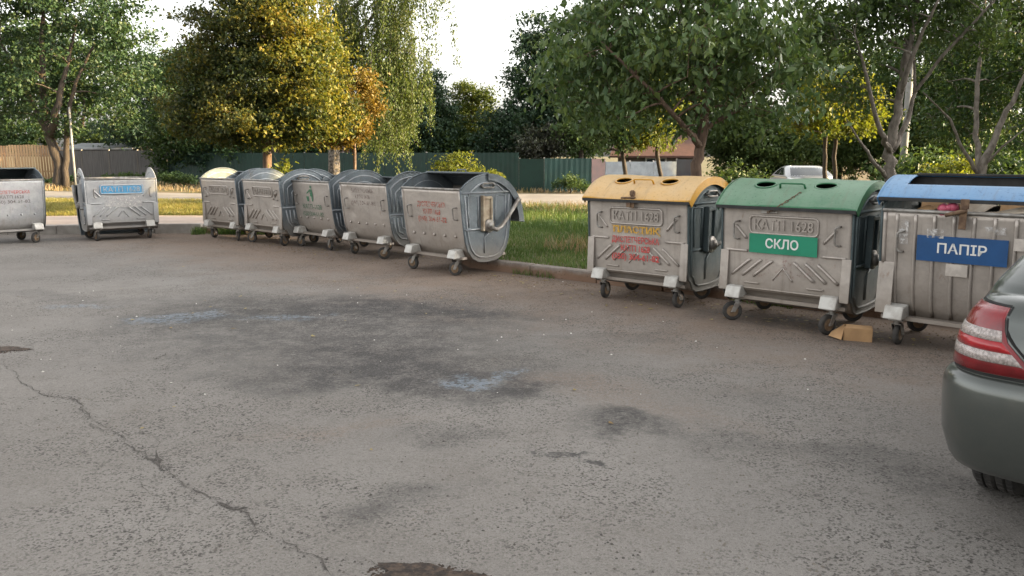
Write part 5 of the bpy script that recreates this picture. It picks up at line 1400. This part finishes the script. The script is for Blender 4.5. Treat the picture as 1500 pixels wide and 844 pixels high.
# multi-stem trees on the right
Y = 13.2; g0 = world_at(1303, 300, Y); base = (g0.x, Y, LZ)
make_tree('ash_tree', 'grey-barked multi-stem tree spreading upward behind the green and blue lids', base,
          [([base, wp(1303, 255, Y), wp(1306, 220, Y), wp(1316, 150, Y), wp(1330, 70, Y), wp(1346, 0, Y), wp(1355, -90, Y)], [0.10, 0.092, 0.088, 0.068, 0.055, 0.042, 0.02]),
           ([wp(1304, 222, Y), wp(1290, 195, Y - 0.3), wp(1280, 160, Y - 0.4), wp(1266, 100, Y - 0.5), wp(1252, 50, Y - 0.6)], [0.055, 0.042, 0.034, 0.026, 0.012]),
           ([wp(1308, 220, Y), wp(1330, 175, Y + 0.2), wp(1340, 135, Y + 0.2), wp(1338, 70, Y + 0.2)], [0.05, 0.04, 0.03, 0.014]),
           ([wp(1338, 138, Y + 0.2), wp(1378, 85, Y), wp(1430, 30, Y - 0.3), wp(1475, -20, Y - 0.5)], [0.03, 0.028, 0.022, 0.012]),
           ([wp(1318, 140, Y), wp(1345, 60, Y - 0.4), wp(1380, -10, Y - 0.8)], [0.045, 0.032, 0.014]),
           ([wp(1302, 262, Y), wp(1282, 240, Y - 0.3), wp(1258, 205, Y - 0.5), wp(1240, 175, Y - 0.6)], [0.04, 0.03, 0.02, 0.009])],
          [blob(1250, 20, 95, 70, Y, 1.0), blob(1350, -30, 120, 85, Y + 0.2, 1.0), blob(1420, 40, 60, 45, Y + 0.2, 0.8), blob(1250, 130, 45, 40, Y + 0.4, 0.7)],
          330, 34, 0.32, 0.095, M['lf_mid'], M['bark_grey'], 0.5, 0.6, shell=0.2)
Y = 15.0; g0 = world_at(1435, 290, Y); base = (g0.x, Y, LZ)
make_tree('elm_tree', 'dark multi-stem tree with dense crown at the right edge behind the blue lid', base,
          [([base, wp(1437, 245, Y), wp(1458, 200, Y), wp(1482, 150, Y), wp(1510, 90, Y)], [0.09, 0.08, 0.06, 0.045, 0.02]),
           ([wp(1436, 250, Y), wp(1430, 200, Y + 0.3), wp(1432, 120, Y + 0.4), wp(1440, 30, Y + 0.4), wp(1450, -60, Y)], [0.06, 0.05, 0.04, 0.03, 0.012]),
           ([wp(1432, 255, Y), wp(1408, 215, Y - 0.2), wp(1392, 175, Y - 0.3), wp(1352, 135, Y - 0.4)], [0.04, 0.03, 0.022, 0.01]),
           ([wp(1440, 245, Y), wp(1468, 215, Y - 0.3), wp(1500, 190, Y - 0.4)], [0.03, 0.02, 0.01])],
          [blob(1440, 70, 110, 85, Y + 1.5, 1.0), blob(1480, 150, 70, 60, Y + 1.4, 0.9), blob(1400, 165, 60, 45, Y + 1.5, 0.8), blob(1480, -20, 110, 80, Y + 1.4, 1.0), blob(1490, 220, 45, 22, Y + 0.8, 0.6)],
          420, 42, 0.36, 0.095, M['lf_dark'], M['bark_grey'], 0.5, 0.5, shell=0.2)
make_tree('elm_tree', 'unseen leafy tree added right of the dark multi-stem tree to shade its stems', (13.2, 15.1, LZ), [([(13.2, 15.1, LZ), (13.2, 15.1, 2), (13.25, 15.1, 3.5), (13.2, 15.1, 4.6)], [0.16, 0.13, 0.09, 0.03])],  # out-of-view tree, added to keep the sun off the dark tree's stems
          [((13.2, 15.0, 3.1), (1.5, 1.2, 2.2))], 300, 45, 0.34, 0.12, M['lf_dark'], M['bark_grey'], 0.6, 0.5, shell=0.2)
# two slim sunlit trees
for (px, lab, s) in ((1209, 'slim young tree with yellow sunlit leaves, left of a pair behind the green lid', 0), (1223, 'slim young tree with yellow sunlit leaves, right of a pair behind the green lid', 1)):
    Y = 20.0 + s * 0.8; g0 = world_at(px, 300, Y); base = (g0.x, Y, LZ)
    make_tree('young_tree', lab, base, [([base, wp(px, 230, Y), wp(px + 1, 190, Y), wp(px + 4 + 8 * s, 120, Y)], [0.06, 0.055, 0.045, 0.015])],
              [blob(px - 10 + 35 * s, 175, 45, 28, Y, 0.8), blob(px + 5 + 20 * s, 140, 42, 35, Y, 0.8)], 120, 45, 0.25, 0.10, M['lf_yellow'], M['bark_dark'], 0.6, 0.5, 'slim pair of young trees', shell=0.2)
for (px, s) in ((912, 0), (962, 1)):
    Y = 25.5; g0 = world_at(px, 300, Y); base = (g0.x, Y, 0.0)
    make_tree('street_tree', ('slim tree by the road, left of two before the pale fence', 'slim tree by the road, right of two before the pale fence')[s], (g0.x, Y - 1.8, LZ), [([(g0.x, Y - 1.8, LZ), wp(px, 225, Y - 1.8), wp(px + 2, 170, Y - 1.8)], [0.075, 0.06, 0.02])],
              [blob(px - 15, 190, 55, 32, Y - 1.8, 0.9), blob(px + 5, 150, 50, 40, Y - 1.8, 0.9)], 150, 45, 0.28, 0.11, (M['lf_mid'], M['lf_yellow'])[s], M['bark_dark'], 0.55, 0.6, 'trees along the road', shell=0.25)

# trees and bushes behind the fences (each with its own crown)
def back_tree(name, label, px, Y, blobs, ncl, nl, cr, lf, mat, droop=0.5, cat='tree', bark='bark_dark', top=None):
    g0 = world_at(px, 270, Y); base = (g0.x, Y, 0.0)
    tp = min(b_[1] for b_ in blobs) if top is None else top
    make_tree(name, label, base, [([base, wp(px, 215, Y), wp(px + 3, (215 + tp) / 2, Y), wp(px, tp, Y)], [0.16, 0.14, 0.09, 0.03])],
              [blob(b_[0], b_[1], b_[2], b_[3], Y, b_[4] if len(b_) > 4 else None) for b_ in blobs], ncl, nl, cr, lf, mat, M[bark], 0.55, droop, shell=0.35, cat=cat)
back_tree('dense_bush', 'dark conical shrub directly right of the weeping birch', 630, 41, [(632, 190, 42, 50, 1.5), (630, 145, 24, 45, 1.0)], 260, 60, 0.42, 0.16, M['lf_blue'], cat='bush')
back_tree('willow_bush', 'pale olive feathery shrub beneath the open sky gap', 690, 43, [(690, 195, 45, 50, 1.6), (680, 150, 24, 40, 1.0), (708, 150, 18, 26, 0.8)], 240, 60, 0.42, 0.15, M['lf_birch'], 0.2, cat='bush')
back_tree('tall_tree', 'tall blue-green tree with ragged top left of the walnut', 780, 40, [(785, 180, 55, 55, 1.8), (785, 110, 42, 65, 1.5), (790, 60, 30, 40, 1.0), (760, 50, 10, 14, 0.4), (840, 150, 50, 80, 1.8), (850, 60, 40, 60, 1.4)], 480, 60, 0.48, 0.18, M['lf_blue'])
back_tree('purple_bush', 'low purplish bush above the dark green fence', 795, 37.5, [(795, 210, 42, 24, 1.2)], 110, 60, 0.32, 0.13, M['lf_purple'], cat='bush')
back_tree('small_tree', 'olive tree over the green fence left of the pale panels', 850, 37.5, [(850, 195, 42, 40, 1.2), (870, 160, 35, 40, 1.2)], 190, 50, 0.40, 0.16, M['lf_mid'])
back_tree('dark_tree', 'dark tree behind the birch strands over the green fence', 560, 42, [(555, 190, 60, 42, 1.6), (575, 150, 40, 45, 1.3)], 300, 55, 0.45, 0.17, M['lf_dark'])
back_tree('hedge_tree', 'bushy tree behind the grey fence between maple and linden', 215, 54, [(215, 190, 70, 32, 2.4), (250, 130, 60, 60, 2.2)], 330, 55, 0.55, 0.22, M['lf_blue'])
back_tree('ivy_bush', 'leafy green bush above the grey shed roof', 170, 59, [(165, 205, 60, 18, 1.5)], 150, 50, 0.40, 0.18, M['lf_mid'], cat='bush')
back_tree('ivy_bush', 'dark bush above the plank fence at the left edge', 25, 58, [(20, 200, 70, 22, 1.8)], 150, 50, 0.45, 0.2, M['lf_dark'], cat='bush')
back_tree('broad_tree', 'broad dark tree behind the linden over the green fence', 330, 45, [(320, 170, 110, 60, 2.5), (300, 110, 70, 50, 2)], 330, 60, 0.55, 0.2, M['lf_dark'])
back_tree('far_tree', 'hazy green tree beyond the road behind the walnut trunk', 1110, 46, [(1110, 205, 60, 42, 2.5), (1085, 180, 50, 40, 2.5), (1150, 215, 50, 32, 2)], 330, 60, 0.55, 0.2, M['lf_mid'])
back_tree('far_tree', 'tall green tree beyond the road behind the slim pair', 1230, 50, [(1240, 150, 85, 90, 3), (1200, 90, 70, 80, 3)], 420, 60, 0.65, 0.24, M['lf_mid'])
back_tree('far_tree', 'dark green tree beyond the road behind the multi-stem trees', 1400, 44, [(1400, 150, 90, 90, 3), (1460, 120, 80, 100, 3), (1340, 120, 60, 90, 2.5)], 520, 60, 0.62, 0.22, M['lf_dark'])
back_tree('far_tree', 'mid green tree high behind the walnut crown', 1000, 50, [(1000, 120, 110, 90, 3), (930, 130, 70, 80, 3)], 400, 60, 0.7, 0.25, M['lf_mid'])
back_tree('far_tree', 'dark tree behind the maple crown at the left', 120, 62, [(110, 110, 120, 90, 4), (30, 100, 90, 80, 4)], 380, 55, 0.8, 0.3, M['lf_dark'])

def hedge(name, label, px, Y, rx, hz, mat, n=150):
    g0 = world_at(px, 260, Y); base = (g0.x, Y, 0)
    make_tree(name, label, base, [([base, (g0.x + 0.1, Y, hz * 0.5), (g0.x, Y, hz * 0.9)], [0.08, 0.06, 0.015])], [((g0.x, Y, hz * 0.52), (rx, 1.3, hz * 0.52))], n, 60, 0.42, 0.17, M[mat], M['bark_dark'], 0.55, 0.4, None, 0.3, 'bush')
ORD = ['first', 'second', 'third', 'fourth', 'fifth', 'sixth', 'seventh', 'eighth', 'ninth', 'tenth']
for i, (px, h_, m_) in enumerate(((262, 4.6, 'lf_dark'), (312, 5.2, 'lf_blue'), (362, 4.4, 'lf_dark'), (455, 4.0, 'lf_dark'), (548, 4.6, 'lf_blue'), (600, 4.2, 'lf_dark'), (655, 3.4, 'lf_mid'), (735, 4.0, 'lf_blue'))):
    hedge('overhanging_bush', 'dense bush growing over the green fence, %s counted from the grey fence' % ORD[i], px, 45.5 - i * 0.75, 1.7, h_, m_)
for i, (px, h_, m_) in enumerate(((1068, 4.2, 'lf_mid'), (1120, 4.6, 'lf_dark'), (1172, 4.4, 'lf_mid'), (1230, 4.0, 'lf_mid'), (1285, 4.4, 'lf_dark'), (1340, 4.2, 'lf_mid'), (1395, 4.6, 'lf_dark'), (1450, 4.0, 'lf_mid'), (1505, 4.4, 'lf_dark'))):
    hedge('roadside_bush', 'dense roadside bush behind the low grey wall, %s counted from the dark gate' % ORD[i], px, 47.5, 2.0, h_, m_, 170)
for i, (px, py_, m_) in enumerate(((1345, 262, 'lf_mid'), (1455, 262, 'lf_mid'), (1490, 262, 'lf_dark'))):
    hedge('shrub', 'leafy shrub on the lawn behind the blue lid, %s from the utility pole' % ORD[i], px, 24 + i, 1.0, 1.7, m_, 80)
def bush(name, label, px, py, Y, rx, rz, n, nl, leaf, mat, z0=0.0, cat='bush', group=None, cr=0.2, droop=0.2):
    g0 = world_at(px, py, Y); base = (g0.x, Y, z0); c = (g0.x, Y, z0 + rz * 0.85)
    make_tree(name, label, base, [([base, (g0.x + 0.05, Y, z0 + rz * 0.8), (g0.x, Y, z0 + rz * 1.4)], [0.03, 0.02, 0.008])], [(c, (rx, rx * 0.7, rz))], n, nl, cr, leaf, mat, M['bark_dark'], 0.5, droop, group, 0.2, cat)
bush('sunlit_shrub', 'yellow-green sunlit shrub rising behind the red-lettered container', 672, 250, 27, 0.85, 0.95, 75, 45, 0.11, M['lf_yellow'], LZ, cr=0.24)
bush('sunlit_shrub', 'smaller yellow-green shrub to the right of the sunlit one behind the red-lettered container', 712, 258, 27.5, 0.6, 0.7, 40, 45, 0.10, M['lf_yellow'], LZ, cr=0.2)
bush('sapling', 'young sapling with big yellow-green leaves at the foot of the linden', 408, 250, 19.6, 0.42, 0.95, 26, 11, 0.14, M['lf_yellow'], LZ, cr=0.16, droop=0.5)
bush('sapling', 'leafy yellow-green sapling beside the walnut trunk behind the green lid', 1052, 250, 14.5, 0.5, 0.62, 30, 14, 0.12, M['lf_yellow'], LZ, cr=0.16, droop=0.5)
bush('sunlit_shrub', 'yellow-green sunlit bush behind the blue lid', 1392, 250, 21, 0.85, 0.85, 80, 40, 0.10, M['lf_yellow'], LZ, cr=0.24)
bush('roadside_shrub', 'green roadside shrub behind the walnut trunk, right of the dark gate', 1075, 255, 20, 0.8, 0.75, 90, 40, 0.10, M['lf_mid'], LZ, cr=0.24)
bush('weed_clump', 'weedy clump at the foot of the dark green fence left of the red gate', 835, 280, 34.5, 1.0, 0.42, 50, 40, 0.12, M['lf_mid'], 0, 'weeds', 'weeds under the fences')
bush('weed_clump', 'weedy clump at the foot of the grey and green fence joint', 262, 268, 41, 1.1, 0.45, 50, 40, 0.14, M['lf_mid'], 0, 'weeds', 'weeds under the fences')
bush('weed_clump', 'dark weeds under the maple beside the thin pole', 100, 272, 42, 1.4, 0.35, 50, 40, 0.14, M['lf_dark'], 0, 'weeds', 'weeds under the fences')
bush('weed_clump', 'weeds under the grey fence behind the blue-plated container', 190, 270, 46, 2.2, 0.30, 60, 40, 0.14, M['lf_mid'], 0, 'weeds', 'weeds under the fences')
x = RNG.uniform(-45, 20, 26000); y = RNG.uniform(34.4, 46, 26000)
ok = (y > 34.4 + np.maximum(0, -14 - x) * 0.25) & (y < 36.5 - 0.5 * (x - 3.7)) & (np.sin(x * 0.9) + np.sin(y * 1.3 + x) + RNG.normal(0, .5, 26000) > -0.3)
blades('verge_grass', np.stack([x, y], 1)[ok], 0.08, 0.30, 0.04, M['strawgrass'], 0.8, 0.0)

# ================================================================= FENCES, HOUSES, POLES
def fence_run(name, label, a, c, h, mat, panel=2.2, corr=0.0, post=True, board=0.0, cat='fence', arch=0.0):
    a, c = Vector((*a, 0)), Vector((*c, 0)); d = c - a; L = d.length; rz = math.atan2(d.y, d.x)
    root = empty(name, a, rz); tag(root, label, cat)
    n = max(1, round(L / panel)); w = L / n
    for i in range(n):
        m = MB(); x0 = i * w
        if board:
            k = int(w / board)
            for j in range(k):
                hh = h + arch * math.sin(math.pi * (j + 0.5) / k) + random.uniform(-0.02, 0.02)
                m.box((x0 + (j + 0.5) * w / k, random.uniform(-0.012, 0.012), hh / 2 + 0.03), (w / k - 0.03, 0.025, hh))
            m.box((x0 + w / 2, 0.035, h * 0.25), (w, 0.04, 0.08)); m.box((x0 + w / 2, 0.035, h * 0.8), (w, 0.04, 0.08))
        else:
            k = max(4, int(w / 0.12)); V = []
            for j in range(k + 1):
                yy = (0.006 if j % 2 else -0.006) if corr else 0
                V += [(x0 + 0.01 + (w - 0.02) * j / k, yy, 0.02), (x0 + 0.01 + (w - 0.02) * j / k, yy, h + random.uniform(-0.004, 0.004))]
            m.add(V, [(2 * j, 2 * j + 2, 2 * j + 3, 2 * j + 1) for j in range(k)])
        o = m.build('panel', mat, root, solid=None if board else 0.01)
        if post:
            q = MB(); q.box((x0, 0.05, h / 2 + 0.02), (0.07, 0.07, h + 0.06)); q.build('post', M['steel'], root)
    return root
M['fence_green'] = simple('dark_green_sheet', (0.009, 0.038, 0.031), (0.007, 0.029, 0.024), 2, 0.5, 0.1)
M['fence_green2'] = simple('bluish_green_sheet', (0.010, 0.040, 0.035), (0.008, 0.032, 0.028), 2, 0.5, 0.1)
M['fence_grey'] = simple('grey_slate_sheet', (0.11, 0.105, 0.105), (0.075, 0.072, 0.072), 2, 0.85, bump=0.2, stretch=(6, 1, 0.5))
def planks():
    t = NT('pale_planks'); geo = t.n.new('ShaderNodeNewGeometry'); v = t.vec()
    col = t.mix(geo.outputs['Random Per Island'], (0.46, 0.32, 0.18), (0.30, 0.18, 0.095))
    col = t.mix(t.math('MULTIPLY', t.noise(t.mapv(v, (9, 1, 0.6)), 4, 5), 0.5), col, (0.24, 0.15, 0.085))
    return t.done(t.bsdf(col, 0.85))
M['fence_wood'] = planks()
M['gate_red'] = simple('red_brown_gate', (0.075, 0.032, 0.028), (0.055, 0.025, 0.022), 3, 0.6)
M['fence_pale'] = simple('pale_blue_panel', (0.13, 0.15, 0.17), (0.095, 0.11, 0.125), 3, 0.7)
M['gate_dark'] = simple('dark_gate', (0.035, 0.040, 0.050), (0.03, 0.03, 0.04), 3, 0.6)
M['roof_tile'] = simple('red_brown_tiles', (0.13, 0.065, 0.05), (0.085, 0.048, 0.04), 6, 0.8, bump=0.4, bscale=8)
M['wall_pink'] = simple('pinkish_plaster', (0.40, 0.29, 0.26), (0.33, 0.24, 0.21), 2, 0.85)
M['wall_grey'] = simple('grey_plaster', (0.36, 0.34, 0.31), (0.28, 0.26, 0.24), 2, 0.85)
M['wall_low'] = simple('old_grey_wall', (0.17, 0.16, 0.145), (0.12, 0.11, 0.10), 2, 0.9)
M['roof_grey'] = simple('grey_sheet_roof', (0.28, 0.29, 0.30), (0.20, 0.21, 0.22), 2, 0.6, 0.2)
g = lambda px, py: tuple(ground_at(px, py))[:2]
fence_run('plank_fence', 'pale wooden plank fence with arched tops glowing in the sun at the far left', (-39.5, 50.5), (-31.2, 55.0), 2.15, M['fence_wood'], 3.9, board=0.16, arch=0.18)
fence_run('sheet_fence', 'grey corrugated sheet fence behind the thin pole', g(84, 264), g(247, 267), 1.95, M['fence_grey'], 2.4, corr=1)
fence_run('sheet_fence', 'long dark green metal fence behind the linden and birch', g(248, 270), g(760, 281), 1.78, M['fence_green'], 2.4, corr=1)
fence_run('sheet_fence', 'bluish green metal fence panels left of the red gate', g(797, 281.5), g(866, 281), 1.52, M['fence_green2'], 2.0, corr=1)
fence_run('sheet_gate', 'very dark green sheet gate between the green fence panels', g(760, 281), g(797, 281.5), 1.50, M['fence_green'], 1.3, corr=0, cat='gate')
fence_run('metal_gate', 'red-brown metal gate right of the green fence', g(866, 280), g(886, 279), 1.5, M['gate_red'], 0.9, cat='gate')
fence_run('panel_fence', 'pale bluish panel fence with posts behind the yellow lid', g(886, 279), g(990, 276), 1.35, M['fence_pale'], 1.6)
fence_run('metal_gate', 'dark metal gate right of the pale panels', g(990, 276), g(1016, 276), 1.45, M['gate_dark'], 1.2, cat='gate')
fence_run('wall', 'low pale grey wall beyond the silver car', g(1090, 268), g(1330, 264), 1.05, M['wall_low'], 3.0, post=False, cat='wall')

def house(name, label, a, c, depth, hw, hr, wmat, rmat, windows=2, flat=False):
    a, c = Vector((*a, 0)), Vector((*c, 0)); d = c - a; L = d.length; rz = math.atan2(d.y, d.x)
    root = empty(name, a, rz); tag(root, label, 'house')
    m = MB()
    m.add([(0, 0, 0), (L, 0, 0), (L, depth, 0), (0, depth, 0), (0, 0, hw), (L, 0, hw), (L, depth, hw), (0, depth, hw), (0, depth / 2, hw + hr), (L, depth / 2, hw + hr)],
          [(0, 1, 5, 4), (1, 2, 6, 9, 5), (2, 3, 7, 6), (3, 0, 4, 8, 7)])
    m.build('wall', wmat, root)
    r_ = MB(); e = 0.4
    for s in (0, 1):
        y0, y1 = (-e, depth / 2) if s == 0 else (depth + e, depth / 2)
        z0 = hw - e * hr / (depth / 2)
        V = [(-e, y0, z0 + 0.06), (L + e, y0, z0 + 0.06), (L + e, y1, hw + hr + 0.06), (-e, y1, hw + hr + 0.06)]
        V += [(p[0], p[1], p[2] - 0.10) for p in V]
        r_.add(V, [(0, 1, 2, 3), (7, 6, 5, 4), (0, 4, 5, 1), (1, 5, 6, 2), (2, 6, 7, 3), (3, 7, 4, 0)])
    r_.build('roof', rmat, root)
    for i in range(windows):
        x_ = L * (i + 0.7) / (windows + 0.4)
        w = MB(); w.box((x_, -0.02, hw * 0.58), (1.1, 0.08, 1.1)); wf = w.build('window', M['white'], root)
        p = MB(); p.box((x_ - 0.25, -0.065, hw * 0.58), (0.44, 0.02, 0.95)); p.box((x_ + 0.25, -0.065, hw * 0.58), (0.44, 0.02, 0.95)); p.build('pane', M['glass'], wf)
    return root
pA, pB = world_at(395, 230, 44), world_at(545, 230, 43)
house('cottage', 'low pinkish cottage wall and roof edge over the green fence behind the linden', (pA.x, 44), (pB.x, 43), 6, 2.60, 0.7, M['wall_pink'], M['roof_tile'], 0)
pA, pB = world_at(112, 215, 54), world_at(200, 215, 54)
house('shed', 'low shed with grey sheet roof over the grey fence', (pA.x, 53.2), (pB.x, 53.0), 4, 2.12, 0.30, M['fence_grey'], M['roof_grey'], 0)
pA, pB = world_at(905, 235, 42), world_at(1018, 235, 41)
house('cottage', 'cottage with red-brown tiled roof behind the pale panels and dark gate', (pA.x, 42), (pB.x, 41), 6, 1.7, 1.0, M['wall_low'], M['roof_tile'], 1)
def pole(name, label, px, Y, h, r0, r1, mat, z0=0.0, cat='pole'):
    p = world_at(px, 280, Y); root = empty(name, (p.x, Y, z0)); tag(root, label, cat)
    m = MB(); m.tube([(0, 0, -0.1), (0, 0, h * 0.5), (0.03, 0, h)], [r0, (r0 + r1) / 2, r1], 10); m.build('shaft', mat, root)
    c = MB(); c.box((0.03, 0, h - 0.15), (0.9 if r0 > 0.08 else 0.05, 0.08, 0.08)); c.build('crossarm', M['steel'], root)
    return root
pole('utility_pole', 'pale concrete utility pole seen between the grey stems of the multi-stem tree', 1319, 25, 7.5, 0.12, 0.085, M['pole'], LZ)
pole('thin_pole', 'thin pale metal pole before the grey fence at the left', 112, 39, 4.0, 0.055, 0.05, M['pole'])

cp = world_at(1186, 262, 24)
build_car('silver car seen over the green lid, windscreen towards us', (cp.x + 0.2, 25.6), R(174), M['car_silver'], scale=0.93)

# ---- unseen block of flats added on the right to throw shade on the lot
def flats():
    root = empty('shading_apartment_block', (24, -8.85, 0)); tag(root, 'grey block of flats added out of view right of the parking lot to shade it', 'building')
    m = MB(); m.box((6, 0, 7), (12, 42, 14)); m.build('wall', M['wall_grey'], root)
    r_ = MB(); r_.box((6, 0, 14.15), (12.2, 42.2, 0.3)); r_.build('roof', M['roof_grey'], root)
    for fl in range(4):
        for i in range(9):
            w = MB(); w.box((-0.03, -19 + i * 4.6, 2.2 + fl * 3.1), (0.10, 1.5, 1.5)); wf = w.build('window', M['white'], root)
            p = MB(); p.box((-0.085, -19 + i * 4.6 - 0.36, 2.2 + fl * 3.1), (0.02, 0.62, 1.3)); p.box((-0.085, -19 + i * 4.6 + 0.36, 2.2 + fl * 3.1), (0.02, 0.62, 1.3)); p.build('pane', M['glass'], wf)
flats()

make_tree('far_tree', 'tall dense tree added out of view right of the road to shade the pale panels', (28, 35.2, 0), [([(28, 35.2, 0), (28, 35.2, 4), (28, 35.2, 8), (28, 35.2, 11)], [0.25, 0.2, 0.12, 0.03])], [((28, 35.2, 6.5), (3.2, 2.9, 5.4))], 420, 45, 0.6, 0.25, M['lf_dark'], M['bark_dark'], 0.6, 0.5, shell=0.2)  # out-of-view tree, put here to shade the pale fence
# fallen leaves and scraps along the kerb and under the containers
M['fallen'] = leaf_mat('fallen_leaves', [(0.10, 0.06, 0.03), (0.20, 0.13, 0.05), (0.28, 0.22, 0.07), (0.12, 0.10, 0.05)], 0.1)
fx = RNG.uniform(-6, 6, 420); fc = 8.4 - np.abs(RNG.normal(0, 0.55, 420)) + np.where(fx < -0.7, 0.8, 0); fy = (fc - 0.634 * fx) / 0.773
C_ = np.stack([fx, fy, np.full(420, 0.012)], 1)
C2 = np.stack([RNG.uniform(-6, 3.2, 60), RNG.uniform(4, 12, 60), np.full(60, 0.012)], 1)
fl_ = leaf_cards('fallen_leaves', np.concatenate([C_, C2]), 0.055, M['fallen'], None, 0.6, 0.0)
V_ = np.empty(len(fl_.data.vertices) * 3); fl_.data.vertices.foreach_get('co', V_); V_ = V_.reshape(-1, 3); V_[:, 2] = 0.006 + np.abs(V_[:, 2] - 0.012) * 0.35
fl_.data.vertices.foreach_set('co', V_.ravel()); fl_.data.update(); tag(fl_, kind='stuff')
